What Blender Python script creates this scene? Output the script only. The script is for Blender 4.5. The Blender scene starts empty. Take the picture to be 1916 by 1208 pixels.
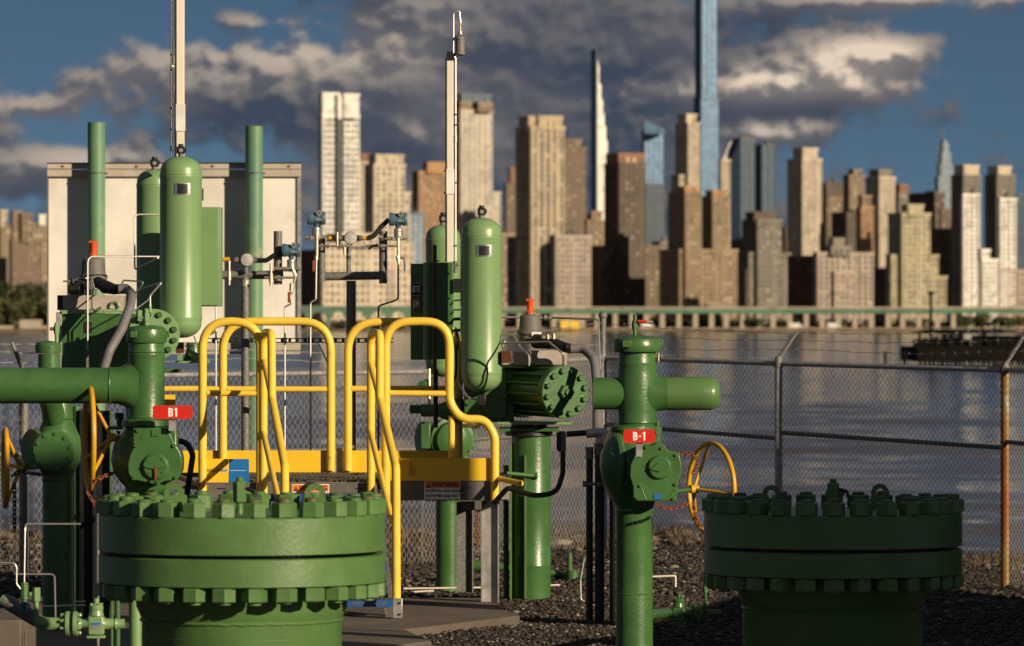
import bpy, math, random
import numpy as np
from mathutils import Vector, Matrix
random.seed(7); np.random.seed(7)
PI = math.pi
SC = bpy.context.scene
COL = SC.collection
F = 10000.0            # focal length in photo pixels (1916 wide)
HC = 2.0               # camera height above the yard
HY = 595.0             # horizon row

# ------------------------------------------------------------------ camera
cam_d = bpy.data.cameras.new('camera'); cam = bpy.data.objects.new('camera', cam_d); COL.objects.link(cam)
cam.location = (0, 0, HC); cam.rotation_euler = (PI/2, 0, 0)
cam_d.sensor_width = 36.0; cam_d.lens = 36.0*F/1916.0
cam_d.shift_y = -(604.0-HY)/1916.0
cam_d.clip_start = 0.5; cam_d.clip_end = 80000
cam_d.dof.use_dof = True; cam_d.dof.focus_distance = 32.5; cam_d.dof.aperture_fstop = 6.4
SC.camera = cam

# ------------------------------------------------------------------ sun and sky
SUN_AZ = math.radians(46); SUN_EL = math.radians(17)
to_sun = Vector((math.sin(SUN_AZ)*math.cos(SUN_EL), -math.cos(SUN_AZ)*math.cos(SUN_EL), math.sin(SUN_EL)))
sd = bpy.data.lights.new('sun', 'SUN'); sd.energy = 5.0; sd.angle = math.radians(0.5); sd.color = (1.0, 0.82, 0.58)
sun = bpy.data.objects.new('sun', sd); COL.objects.link(sun)
sun.rotation_euler = to_sun.to_track_quat('Z', 'Y').to_euler(); sun.location = (20, -20, 30)
SC.view_settings.view_transform = 'Standard'; SC.view_settings.look = 'None'
SC.view_settings.gamma = 1.0; SC.view_settings.use_curve_mapping = False
SC.view_settings.exposure = 0.22
SC.cycles.max_bounces = 5

W = bpy.data.worlds.new('World'); SC.world = W; W.use_nodes = True
nt = W.node_tree; nt.nodes.clear()
class NG:
    """small helper to write node maths"""
    def __init__(s, tree): s.t = tree
    def n(s, typ, **kw):
        nd = s.t.nodes.new(typ)
        for k, v in kw.items(): setattr(nd, k, v)
        return nd
    def link(s, a, b): s.t.links.new(a, b)
    def put(s, sock, v):
        if isinstance(v, bpy.types.NodeSocket): s.link(v, sock)
        else: sock.default_value = v
    def m(s, op, a, b=0.0, c=0.0, clamp=False):
        nd = s.n('ShaderNodeMath', operation=op, use_clamp=clamp)
        s.put(nd.inputs[0], a); s.put(nd.inputs[1], b); s.put(nd.inputs[2], c); return nd.outputs[0]
    def v(s, op, a, b=(0,0,0)):
        nd = s.n('ShaderNodeVectorMath', operation=op)
        s.put(nd.inputs[0], a); s.put(nd.inputs[1], b)
        return nd.outputs['Value'] if op in ('DOT_PRODUCT', 'LENGTH') else nd.outputs['Vector']
    def noise(s, vec, scale, detail=4.0, rough=0.55, dist=0.0, dim='3D'):
        nd = s.n('ShaderNodeTexNoise', noise_dimensions=dim); s.put(nd.inputs['Vector'], vec)
        nd.inputs['Scale'].default_value = scale; nd.inputs['Detail'].default_value = detail
        nd.inputs['Roughness'].default_value = rough; nd.inputs['Distortion'].default_value = dist
        return nd.outputs['Fac']
    def mixc(s, f, a, b):
        nd = s.n('ShaderNodeMix', data_type='RGBA'); s.put(nd.inputs[0], f)
        for sock, v in ((nd.inputs[6], a), (nd.inputs[7], b)):
            if isinstance(v, bpy.types.NodeSocket): s.link(v, sock)
            else: sock.default_value = (v[0], v[1], v[2], 1)
        return nd.outputs[2]
    def ramp(s, v, lo, hi):
        nd = s.n('ShaderNodeMapRange', interpolation_type='SMOOTHSTEP')
        s.put(nd.inputs[0], v); nd.inputs[1].default_value = lo; nd.inputs[2].default_value = hi
        return nd.outputs[0]
g = NG(nt)
tc = g.n('ShaderNodeTexCoord'); D0 = tc.outputs['Generated']
sep = g.n('ShaderNodeSeparateXYZ'); g.link(D0, sep.inputs[0])
az = g.m('ARCTAN2', sep.outputs[0], sep.outputs[1])
el = g.m('ARCSINE', sep.outputs[2])
comb = g.n('ShaderNodeCombineXYZ'); g.link(az, comb.inputs[0]); g.link(el, comb.inputs[1])
PXY = g.v('MULTIPLY', comb.outputs[0], (100.0, 100.0, 0.0))      # centi-radians: 1 unit = 100 photo pixels
def blob(p, cx, cy, a, b):
    d = g.v('SUBTRACT', p, ((cx-958)/100.0, (595-cy)/100.0, 0)); d = g.v('MULTIPLY', d, (100.0/a, 100.0/b, 0))
    return g.m('POWER', 2.718, g.m('MULTIPLY', g.v('DOT_PRODUCT', d, d), -1.0))
def addall(p, lst):
    acc = None
    for (cx, cy, a, b, w) in lst:
        t = g.m('MULTIPLY', blob(p, cx, cy, a, b), w)
        acc = t if acc is None else g.m('ADD', acc, t)
    return acc
CL = [(700,190,230,75,.55),(420,160,240,55,.45),(230,120,110,35,.25),(980,120,260,150,.6),(1230,60,280,110,.55),(1200,260,330,90,.35),
      (760,30,140,60,.38),(470,42,85,18,.42),(1640,0,330,22,.5),(1590,105,110,40,.55),(1450,165,170,38,.75),(1590,110,130,48,.35),(1700,95,45,22,.35),
      (1440,245,150,28,.40),(150,302,120,26,.5),(20,330,120,60,.35),(950,400,420,60,.34),(1560,420,220,70,.2),(0,190,90,40,.28),(800,330,300,80,.25),(1250,380,350,80,.25),(90,200,120,18,.22),
      (40,90,120,60,-.25),(200,30,200,40,-.28),(1750,300,220,110,-.25),(1850,140,110,80,-.25),(350,260,150,25,-.1)]
def dens(p):
    warp = g.noise(g.v('MULTIPLY', p, (1.0, 1.5, 1)), 1.05, 5.0, 0.50, dim='2D')
    big = g.noise(g.v('MULTIPLY', p, (0.35, 0.7, 1)), 0.30, 3.0, 0.5, dim='2D')
    def puff(sc, sm):
        w = g.n('ShaderNodeTexNoise', noise_dimensions='2D'); w.inputs['Scale'].default_value = sc*.8; w.inputs['Detail'].default_value = 3.0; g.link(p, w.inputs['Vector'])
        q = g.v('ADD', g.v('MULTIPLY', p, (1.0, 1.25, 1)), g.v('MULTIPLY', g.v('SUBTRACT', w.outputs['Color'], (.5,.5,.5)), (1.1/sc, 1.1/sc, 0)))
        v = g.n('ShaderNodeTexVoronoi', feature='SMOOTH_F1', voronoi_dimensions='2D'); v.inputs['Scale'].default_value = sc; v.inputs['Smoothness'].default_value = sm; g.link(q, v.inputs['Vector'])
        return g.m('SUBTRACT', 0.42, v.outputs['Distance'])
    pf = g.m('ADD', g.m('MULTIPLY', puff(1.25, .5), 0.30), g.m('MULTIPLY', puff(3.1, .6), 0.11))
    base = g.m('ADD', g.m('ADD', g.m('MULTIPLY', g.m('SUBTRACT', warp, 0.5), 0.95), pf), g.m('MULTIPLY', g.m('SUBTRACT', big, 0.5), 1.0))
    hi = g.n('ShaderNodeSeparateXYZ'); g.link(p, hi.inputs[0])
    return g.m('ADD', g.m('ADD', base, g.m('MULTIPLY', g.ramp(hi.outputs[1], 6.2, 9.0), g.m('ADD', g.m('MULTIPLY', g.noise(D0, 3.2, 5.0, 0.55), 2.4), -0.85))), addall(p, CL))
d1 = dens(PXY)
d2 = dens(g.v('ADD', PXY, (0.11, 0.17, 0)))
cover = g.ramp(d1, -0.03, 0.36)
BS = [(1600,115,120,48,1.0),(1660,100,70,22,.5),(1540,150,110,35,.8),(1420,170,110,26,.9),(1410,140,60,16,.5),(1245,168,80,13,.75),(1480,245,85,20,.6),(1400,245,60,14,.3)]
BR = [(360,120,260,60,.42),(640,100,200,45,.42),(720,30,160,50,.3),(470,45,120,25,.32),(150,300,150,35,.6),(1700,5,300,25,.5),(30,200,120,40,.4),(760,250,90,25,.25)]
bright = addall(PXY, BR)
edge = g.ramp(g.m('SUBTRACT', d1, d2), -0.10, 0.26)
strong = g.m('MULTIPLY', g.m('ADD', g.m('MULTIPLY', edge, 1.2), 0.20), addall(PXY, BS))
lit = g.m('MULTIPLY', g.m('ADD', g.m('MULTIPLY', edge, 0.80), 0.08), g.m('ADD', bright, 0.10))
lit = g.m('ADD', lit, g.m('MULTIPLY', strong, 0.70), clamp=True)
dk = g.noise(g.v('MULTIPLY', PXY, (0.6, 1.3, 1)), 0.55, 5.0, 0.5, dim='2D')
sky = g.n('ShaderNodeTexSky', sky_type='NISHITA', sun_disc=False)
sky.sun_elevation = SUN_EL; sky.sun_rotation = math.atan2(to_sun.x, to_sun.y)
sky.air_density = 1.0; sky.dust_density = 0.15; sky.ozone_density = 2.0
# look a little higher into the Nishita sky than the eye does, for the deep clear blue of the evening air
up = g.n('ShaderNodeCombineXYZ'); g.link(sep.outputs[0], up.inputs[0]); g.link(sep.outputs[1], up.inputs[1])
g.link(g.m('ADD', g.m('MULTIPLY', g.m('ABSOLUTE', sep.outputs[2]), 3.2), 0.17), up.inputs[2])
g.link(g.v('NORMALIZE', up.outputs[0]), sky.inputs['Vector'])
skyc = g.v('MULTIPLY', sky.outputs[0], (0.72, 0.82, 0.84))
SKY_K = 0.05
k = 1.0/SKY_K
dark_c = g.mixc(g.ramp(dk, 0.3, 0.7), (0.034*k, 0.047*k, 0.075*k), (0.092*k, 0.092*k, 0.108*k))
cl_c = g.mixc(lit, dark_c, (0.70*k, 0.57*k, 0.44*k))
cover2 = g.m('MULTIPLY', cover, 0.96)
final = g.mixc(cover2, skyc, cl_c)
bg = g.n('ShaderNodeBackground'); g.link(final, bg.inputs[0]); bg.inputs[1].default_value = SKY_K
wo = g.n('ShaderNodeOutputWorld'); g.link(bg.outputs[0], wo.inputs[0])
try: W.cycles.sampling_method = 'MANUAL'; W.cycles.sample_map_resolution = 512
except Exception: pass

# ------------------------------------------------------------------ materials
def mat(name, rgb, rough=0.5, metal=0.0, var=0.12, vscale=4.0, bump=0.0, bscale=60.0, rgb2=None, spots=None, spec=0.5, stretch=(1,1,1), vdet=5.0, coat=0.0):
    m = bpy.data.materials.new(name); m.use_nodes = True
    t = m.node_tree; b = t.nodes['Principled BSDF']; h = NG(t)
    co = h.n('ShaderNodeTexCoord').outputs['Object']
    co = h.v('MULTIPLY', co, stretch)
    c2 = rgb2 if rgb2 else tuple(c*(1-var*2) for c in rgb)
    f = h.ramp(h.noise(co, vscale, vdet, 0.6), 0.35, 0.65)
    c = h.mixc(f, c2, rgb)
    if spots:
        srgb, sscale, lo, hi = spots
        sf = h.ramp(h.noise(co, sscale, 6.0, 0.65), lo, hi)
        c = h.mixc(sf, c, srgb)
    t.links.new(c, b.inputs['Base Color'])
    rf = h.m('ADD', h.m('MULTIPLY', h.noise(co, vscale*2.3, 4.0, 0.6), 0.24), rough-0.12, clamp=True)
    t.links.new(rf, b.inputs['Roughness'])
    b.inputs['Metallic'].default_value = metal; b.inputs['Specular IOR Level'].default_value = spec
    b.inputs['Coat Weight'].default_value = coat
    if bump > 0:
        bn = h.n('ShaderNodeBump'); bn.inputs['Strength'].default_value = bump; bn.inputs['Distance'].default_value = 0.004
        h.link(h.noise(co, bscale, 3.0, 0.5), bn.inputs['Height']); h.link(bn.outputs[0], b.inputs['Normal'])
    return m
RUSTC = (0.10, 0.035, 0.012)
G_FL  = mat('green_flange_paint', (0.090, 0.185, 0.056), 0.38, var=.10, vscale=3, bump=.28, bscale=45, spots=((0.035,.085,.03), 3.2, .60, .80))
G_WORN = mat('worn_green_stud_paint', (0.085, 0.155, 0.050), 0.5, var=.2, vscale=25, spots=((0.12,.06,.025), 30, .48, .62), bump=.4, bscale=120)
G_DK  = mat('green_valve_paint', (0.054, 0.140, 0.040), 0.33, var=.12, vscale=5, bump=.35, bscale=70, spots=((0.05,.07,.025), 6, .68, .8))
G_TK  = mat('light_green_vessel_paint', (0.180, 0.305, 0.132), 0.36, var=.05, vscale=2.5, bump=.06, bscale=90, spots=((0.13,.22,.08), 5, .70, .85))
G_PL  = mat('faded_green_pipe_paint', (0.130, 0.250, 0.130), 0.5, var=.10, vscale=2, bump=.1, bscale=60, rgb2=(0.095,.205,.135), spots=((0.30,.33,.14), 1.5, .62, .74))
YEL   = mat('yellow_rail_paint', (0.84, 0.56, 0.065), 0.38, var=.05, vscale=6, bump=.12, bscale=60, spots=((0.28,.13,.03), 11, .63, .78))
YEL2  = mat('yellow_toe_board_paint', (0.78, 0.50, 0.018), 0.45, var=.04, vscale=3, spots=((0.35,.22,.04), 8, .70, .8))
YELW  = mat('yellow_handwheel_paint', (0.62, 0.32, 0.012), 0.42, var=.08, vscale=10, spots=((0.20,.09,.02), 14, .64, .78))
GALV  = mat('galvanised_steel', (0.42, 0.41, 0.40), 0.46, .45, var=.18, vscale=26, bump=.15, bscale=120)
GALVD = mat('dull_galvanised_pipe', (0.20, 0.195, 0.185), 0.6, .25, var=.20, vscale=60, bump=.3, bscale=160)
STEEL = mat('stainless_tube', (0.50, 0.48, 0.45), 0.42, .75, var=.05, vscale=20)
BRASS = mat('fitting_metal', (0.52, 0.46, 0.36), 0.42, .7, var=.15, vscale=50)
MASTM = mat('cream_mast_paint', (0.78, 0.71, 0.61), 0.5, 0, var=.07, vscale=7, spots=((.35,.25,.17), 16, .64, .75), stretch=(1,1,.15))
MASTW = mat('white_sleeve', (0.82, 0.80, 0.76), 0.45)
BLK   = mat('black_rubber', (0.018, 0.018, 0.02), 0.5, var=.2, vscale=12)
BLKP  = mat('black_paint_and_shade', (0.012, 0.012, 0.014), 0.42, var=.2, vscale=9, bump=.1)  # black paint; also stands in for shade on upright conduits and gap sheet
HOSE  = mat('grey_hose', (0.16, 0.155, 0.165), 0.55, var=.10, vscale=14)
GREYC = mat('grey_cast_housing', (0.135, 0.125, 0.115), 0.6, var=.08, vscale=20, bump=.3, bscale=140)
GREYL = mat('pale_grey_box', (0.42, 0.37, 0.32), 0.55, var=.10, vscale=9, spots=((.2,.15,.1), 12, .66, .78))
ORG   = mat('orange_red_plastic', (0.72, 0.085, 0.012), 0.4, var=.06)
BLUE  = mat('blue_grey_enamel', (0.070, 0.145, 0.205), 0.38, var=.08, vscale=20)
ALU   = mat('bare_aluminium', (0.55, 0.53, 0.51), 0.4, .7, var=.14, vscale=12)
CHAN  = mat('grey_steel_channel', (0.155, 0.145, 0.135), 0.5, .3, var=.15, vscale=10, spots=((.3,.28,.25), 16, .68, .8))
RUST  = mat('rusty_steel', (0.26, 0.075, 0.022), 0.8, .1, var=.3, vscale=30, bump=.5, bscale=90)
RODM  = mat('brown_rod', (0.10, 0.035, 0.015), 0.45, .2, var=.2)
REDS  = mat('red_sign_enamel', (0.58, 0.022, 0.012), 0.35, var=.04, spots=((.62,.42,.38), 22, .70, .74))
REDB  = mat('faded_red_plate', (0.26, 0.055, 0.022), 0.5)
WHT   = mat('white_print', (0.80, 0.79, 0.76), 0.5, var=.02)
INK   = mat('black_print', (0.015, 0.015, 0.017), 0.5, var=.02)
ORW   = mat('orange_warning_print', (0.80, 0.21, 0.012), 0.5, var=.03)
BLU   = mat('blue_vinyl', (0.010, 0.145, 0.42), 0.4, var=.04)
BLUT  = mat('blue_tread_paint', (0.012, 0.08, 0.30), 0.45, var=.1)
YTXT  = mat('olive_print', (0.16, 0.17, 0.03), 0.6)
WPAN  = mat('weathered_white_panel', (0.77, 0.735, 0.69), 0.7, var=.08, vscale=1.2, rgb2=(0.60,.555,.50), bump=.12, bscale=14, spots=((.30,.235,.175), 2.2, .64, .80))
BEAMM = mat('cream_beam_paint', (0.48, 0.42, 0.34), 0.65, var=.1, vscale=3, spots=((.15,.06,.03), 5, .62, .72))
NAMEP = mat('metal_nameplate', (0.60, 0.58, 0.55), 0.22, .9, var=.05)
NAMED = mat('etched_black_plate', (0.03, 0.03, 0.03), 0.35, .3, var=.3, vscale=80)
CONC  = mat('concrete', (0.13, 0.105, 0.082), 0.85, var=.12, vscale=2.0, bump=.4, bscale=70, spots=((.12,.10,.08), 5, .60, .75))
GRATM = mat('serrated_grating_steel', (0.17, 0.145, 0.12), 0.4, .6, var=.2, vscale=40)
ORPOST= mat('rusted_post', (0.33, 0.21, 0.07), 0.7, .1, var=.3, vscale=5, rgb2=(.30,.085,.012), spots=((.40,.38,.34), 7, .60, .66), stretch=(1,1,.4))

# ------------------------------------------------------------------ mesh builder
class MB:
    def __init__(s): s.v = []; s.f = []
    def add(s, vs, fs):
        o = len(s.v); s.v += [tuple(v) for v in vs]; s.f += [tuple(i+o for i in f) for f in fs]; return s
    def hexa(s, p):        # 8 points: bottom 4, top 4
        return s.add(p, [(0,3,2,1),(4,5,6,7),(0,1,5,4),(1,2,6,5),(2,3,7,6),(3,0,4,7)])
    def box(s, x0, x1, y0, y1, z0, z1):
        return s.hexa([(x0,y0,z0),(x1,y0,z0),(x1,y1,z0),(x0,y1,z0),(x0,y0,z1),(x1,y0,z1),(x1,y1,z1),(x0,y1,z1)])
    def obox(s, o, ax, ay, L, Wd, z0, z1):   # oriented box from corner o along ax (L) and ay (Wd)
        o = Vector((o[0], o[1], 0)); ax = Vector((ax[0],ax[1],0)); ay = Vector((ay[0],ay[1],0))
        q = [o, o+ax*L, o+ax*L+ay*Wd, o+ay*Wd]
        return s.hexa([(p.x,p.y,z0) for p in q]+[(p.x,p.y,z1) for p in q])
    def loft(s, rings, caps=True, closed=False):
        n = len(rings[0]); o = len(s.v); m = len(rings)
        for r in rings: s.v += [tuple(p) for p in r]
        for i in range(m if closed else m-1):
            a = o+i*n; b = o+((i+1) % m)*n
            for j in range(n):
                k2 = (j+1) % n; s.f.append((a+j, a+k2, b+k2, b+j))
        if caps and not closed:
            s.f.append(tuple(o+j for j in range(n-1, -1, -1))); s.f.append(tuple(o+(m-1)*n+j for j in range(n)))
        return s
    def ring(s, c, a, b, n):
        return [c + a*math.cos(2*PI*i/n) + b*math.sin(2*PI*i/n) for i in range(n)]
    def lathe(s, o, axis, prof, n=32, ry=1.0):   # prof: (radius, distance along axis)
        o = Vector(o); ax = Vector(axis).normalized()
        a = Vector((0,0,1)) if abs(ax.z) < .9 else Vector((1,0,0))
        u = a.cross(ax).normalized(); w = ax.cross(u)
        return s.loft([s.ring(o+ax*t, u*max(r,1e-4)*ry, w*max(r,1e-4), n) for r, t in prof])
    def cyl(s, p0, p1, r0, r1=None, n=16):
        p0 = Vector(p0); p1 = Vector(p1); r1 = r0 if r1 is None else r1
        return s.lathe(p0, p1-p0, [(r0,0),(r1,(p1-p0).length)], n)
    def tube(s, pts, r, n=12, fillet=0.0, closed=False, steps=6):
        P = [Vector(p) for p in pts]
        if fillet > 0 and not closed: P = fil(P, fillet, steps)
        m = len(P); T = []
        for i in range(m):
            if closed: t = P[(i+1) % m]-P[i-1]
            else: t = P[min(i+1,m-1)]-P[max(i-1,0)]
            T.append(t.normalized())
        a = Vector((0,0,1)) if abs(T[0].z) < .9 else Vector((1,0,0))
        u = a.cross(T[0]).normalized(); rings = []
        for i in range(m):
            if i: u = (u - T[i]*u.dot(T[i])).normalized()
            w = T[i].cross(u); rr = r[i] if isinstance(r, (list,tuple)) else r
            rings.append(s.ring(P[i], u*rr, w*rr, n))
        return s.loft(rings, closed=closed)
    def sphere(s, c, r, n=16, m=9, sc=(1,1,1)):
        c = Vector(c); rings = []
        for i in range(m):
            a = -PI/2 + PI*i/(m-1); rr = max(math.cos(a)*r, r*.004); z = math.sin(a)*r
            rings.append([c+Vector((rr*math.cos(2*PI*j/n)*sc[0], rr*math.sin(2*PI*j/n)*sc[1], z*sc[2])) for j in range(n)])
        return s.loft(rings)
    def torus(s, c, a, b, R, r, n=32, k=8):
        c = Vector(c); a = Vector(a).normalized(); b = Vector(b).normalized()
        return s.tube([c+a*R*math.cos(2*PI*i/n)+b*R*math.sin(2*PI*i/n) for i in range(n)], r, k, closed=True)
    def prism(s, poly, y0, y1):     # poly of (x,z) extruded along y
        n = len(poly)
        return s.loft([[(x,y0,z) for x,z in poly], [(x,y1,z) for x,z in poly]])
def fil(P, rad, steps=6):
    out = [P[0]]
    for i in range(1, len(P)-1):
        a, b, c = P[i-1], P[i], P[i+1]; u = (a-b); v = (c-b); lu, lv = u.length, v.length
        if lu < 1e-6 or lv < 1e-6: continue
        u /= lu; v /= lv; ang = u.angle(v)
        if ang > 3.1: out.append(b); continue
        d = min(rad/math.tan(ang/2), lu*.49, lv*.49); p0 = b+u*d; p1 = b+v*d
        for k2 in range(steps+1):
            t = k2/steps; out.append(p0*(1-t)**2 + b*2*t*(1-t) + p1*t*t)
    out.append(P[-1]); return out

def mkmesh(name, mb, material, smooth=True, angle=38):
    me = bpy.data.meshes.new(name); me.from_pydata(mb.v, [], mb.f); me.materials.append(material)
    if smooth:
        me.polygons.foreach_set('use_smooth', [True]*len(me.polygons)); me.set_sharp_from_angle(angle=math.radians(angle))
    me.update(); return me
def org(p):
    o = Vector((0,0,0))
    while p: o = o + p.location; p = p.parent
    return o
def build(name, mb, material, parent=None, smooth=True, bevel=0.0, kind=None, angle=38, origin=None):
    o0 = org(parent) if parent else Vector((0,0,0))
    off = Vector(origin) if origin is not None else o0
    mb.v = [(x-off.x, y-off.y, z-off.z) for x,y,z in mb.v]
    o = bpy.data.objects.new(name, mkmesh(name, mb, material, smooth, angle)); COL.objects.link(o)
    if origin is not None: o.location = off - o0
    if parent: o.parent = parent
    if kind: o['kind'] = kind
    if bevel > 0:
        bm = o.modifiers.new('bevel', 'BEVEL'); bm.width = bevel; bm.segments = 2; bm.limit_method = 'ANGLE'; bm.angle_limit = math.radians(40)
    return o
def inst(name, me, parent, loc, rot=(0,0,0), scale=1.0):
    o = bpy.data.objects.new(name, me); COL.objects.link(o); o.parent = parent
    o.location = Vector(loc) - (org(parent) if parent else Vector((0,0,0))); o.rotation_euler = rot
    if scale != 1.0: o.scale = (scale,)*3
    return o
def tag(o, label=None, cat=None, group=None, kind=None):
    if label: o['label'] = label
    if cat: o['category'] = cat
    if group: o['group'] = group
    if kind: o['kind'] = kind
    return o
def thing(name, label, cat, loc=(0,0,0), group=None):
    o = bpy.data.objects.new(name, None); COL.objects.link(o); o.location = loc; o.empty_display_size = .2
    return tag(o, label, cat, group)
def P(px, py, D): return Vector(((px-958)*D/F, D, HC-(py-HY)*D/F))
def Z(py, D): return HC-(py-HY)*D/F
def X(px, D): return (px-958)*D/F
def L(n, D): return n*D/F
def pbox(px0, px1, py0, py1, D0, D1, ref=None):      # a box given by photo extents of its front at depth D0
    r = ref or D0
    return MB().box(X(px0,r), X(px1,r), D0, D1, Z(py1,r), Z(py0,r))
def text(s, size, loc, material, name='lettering', parent=None, align='CENTER', bold=0.0, rotz=0.0, ext=0.0008, squash=1.0):
    cu = bpy.data.curves.new('t', 'FONT'); cu.body = s; cu.size = size; cu.align_x = align; cu.align_y = 'CENTER'
    cu.extrude = ext; cu.offset = bold
    to = bpy.data.objects.new('t', cu); COL.objects.link(to)
    bpy.context.view_layer.update()
    me = bpy.data.meshes.new_from_object(to); bpy.data.objects.remove(to); me.name = name
    me.transform(Matrix.Diagonal((squash, 1, 1, 1)))
    me.transform(Matrix.Rotation(PI/2, 4, 'X')); me.materials.clear(); me.materials.append(material)
    return inst(name, me, parent, loc, (0,0,rotz))
# ================================================================== SETTING
WZ = -2.5
def water_mat():
    m = bpy.data.materials.new('river_water'); m.use_nodes = True; t = m.node_tree; b = t.nodes['Principled BSDF']; h = NG(t)
    co = h.n('ShaderNodeTexCoord').outputs['Object']
    b.inputs['Base Color'].default_value = (0.085, 0.062, 0.046, 1); b.inputs['IOR'].default_value = 1.33
    b.inputs['Roughness'].default_value = 0.10
    n1 = h.noise(h.v('MULTIPLY', co, (0.7, 1.2, 1)), 0.75, 6.0, 0.66, 0.4)
    n2 = h.noise(h.v('MULTIPLY', co, (1.0, 1.3, 1)), 0.035, 3.0, 0.55)
    n3 = h.noise(h.v('MULTIPLY', co, (0.50, 0.17, 1)), 1.0, 4.0, 0.6, 0.3)
    hh = h.m('ADD', h.m('ADD', h.m('MULTIPLY', n1, 0.55), h.m('MULTIPLY', n3, 1.35)), h.m('MULTIPLY', n2, 3.2))
    bn = h.n('ShaderNodeBump'); bn.inputs['Strength'].default_value = 0.4; bn.inputs['Distance'].default_value = 0.10
    h.link(hh, bn.inputs['Height']); h.link(bn.outputs[0], b.inputs['Normal'])
    return m
def river():
    """one water surface: real waves where the view looks, flat further out"""
    rw = np.random.default_rng(21); H = HC-WZ; k0, k1 = H*F/70.0, H*F/1800.0
    rows = H*F/np.linspace(k0, k1, 760); nc = 420; y = rows[:, None]; hw = 8+.125*rows
    x = hw[:, None]*np.linspace(-1, 1, nc)[None]; y = np.repeat(rows[:, None], nc, 1); dy = np.gradient(rows)[:, None]; z = np.zeros_like(x)
    gust = np.zeros_like(x)
    for _ in range(7): a = rw.uniform(0, 2*PI); q = rw.uniform(18, 70); gust += np.sin((x*np.cos(a)*1.6+y*np.sin(a))*2*PI/q+rw.uniform(0, 6.3))
    gust = np.clip(.75+gust*.22, .2, 1.6)
    for lam in np.geomspace(.55, 26, 64):
        th = rw.normal(1.15, .55); kx, ky = math.cos(th)*2*PI/lam, math.sin(th)*2*PI/lam
        wgt = np.clip((lam/dy-2.2)/3, 0, 1); ph = kx*x+ky*y+rw.uniform(0, 6.3)
        z += wgt*.0023*lam*np.minimum(1, 6/lam)**.5*np.sin(ph+.35*np.sin(ph))
    z *= gust
    u = np.abs(np.linspace(-1, 1, nc))[None]; z *= np.clip((1-u)/.06, 0, 1)*np.clip((rows[:, None]-70)/8, 0, 1)*np.clip((1795-rows[:, None])/80, 0, 1)
    v = np.stack([x, y, z+WZ], 2).reshape(-1, 3); n = len(rows)
    i = (np.arange(n-1)[:, None]*nc+np.arange(nc-1)[None]).ravel(); f = np.stack([i, i+1, i+nc+1, i+nc], 1)
    ex = [(-9000,30,WZ),(9000,30,WZ),(-9000,1800,WZ),(9000,1800,WZ),(-9000,40000,WZ),(9000,40000,WZ)]; b = len(v); v = np.vstack([v, ex])
    big = [[b]+[b+1]+[nc-1]+list(range(nc-2, -1, -1)), [b+2, (n-1)*nc]+list(range((n-1)*nc+1, n*nc))+[b+3, b+5, b+4], [b]+[j*nc for j in range(n)]+[b+2], [b+1, b+3]+[j*nc+nc-1 for j in range(n-1, -1, -1)]]
    loops = np.concatenate([f.ravel()]+[np.array(q) for q in big]).astype(np.int32)
    st = list(range(0, f.size, 4)); c = f.size
    for q in big: st.append(c); c += len(q)
    me = bpy.data.meshes.new('river_water'); me.vertices.add(len(v)); me.vertices.foreach_set('co', v.astype(np.float32).ravel())
    me.loops.add(len(loops)); me.loops.foreach_set('vertex_index', loops); me.polygons.add(len(st)); me.polygons.foreach_set('loop_start', np.array(st, dtype=np.int32))
    me.update(calc_edges=True); me.validate(); sm = np.ones(len(me.polygons), bool); sm[-4:] = False; me.polygons.foreach_set('use_smooth', sm); me.materials.append(water_mat()); me.update()
    o = bpy.data.objects.new('river_water', me); COL.objects.link(o)
    tag(o, 'broad grey river with small ripples between the yard and the city', 'water', kind='structure')
river()

# yard ground with sloping bank
def soil_mat():
    m = bpy.data.materials.new('dark_gravel_soil'); m.use_nodes = True; t = m.node_tree; b = t.nodes['Principled BSDF']; h = NG(t)
    co = h.n('ShaderNodeTexCoord').outputs['Object']
    f = h.ramp(h.noise(co, 30, 6, .7), .35, .7); f2 = h.ramp(h.noise(co, 0.8, 4, .6), .4, .65)
    c = h.mixc(f, (0.020,0.016,0.013), (0.085,0.068,0.052)); c = h.mixc(h.m('MULTIPLY', f2, .5), c, (0.035,0.028,0.022))
    t.links.new(c, b.inputs['Base Color']); b.inputs['Roughness'].default_value = .95
    bn = h.n('ShaderNodeBump'); bn.inputs['Strength'].default_value = .9; bn.inputs['Distance'].default_value = .03
    h.link(h.noise(co, 22, 5, .65), bn.inputs['Height']); h.link(bn.outputs[0], b.inputs['Normal'])
    return m
SOIL = soil_mat()
def gz(x, y):      # ground height
    z = 0.035*math.sin(x*1.1+y*.7)*math.sin(y*.9-x*.3)
    z += -0.19*max(0, min(1, (x-1.5)/2.5))*max(0, min(1, (y-36)/5))
    if y > 49.2: z -= (y-49.2)*0.55
    return z
bm_ = MB(); xs = np.concatenate([[-60,-30,-15], np.arange(-9,9.01,.3), [15,30,60]]); ys = np.concatenate([[-60,-20,5,15,22], np.arange(26,50,.3), np.arange(50,60,.5)])
nx = len(xs)
for y in ys:
    for x in xs: bm_.v.append((float(x), float(y), gz(float(x), float(y)) if y > 20 else 0.0))
for j in range(len(ys)-1):
    for i in range(nx-1): a = j*nx+i; bm_.f.append((a, a+1, a+nx+1, a+nx))
tag(build('gravel_ground', bm_, SOIL, smooth=True, angle=180), 'dark gravel yard sloping down to the river', 'ground', kind='structure')

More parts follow.
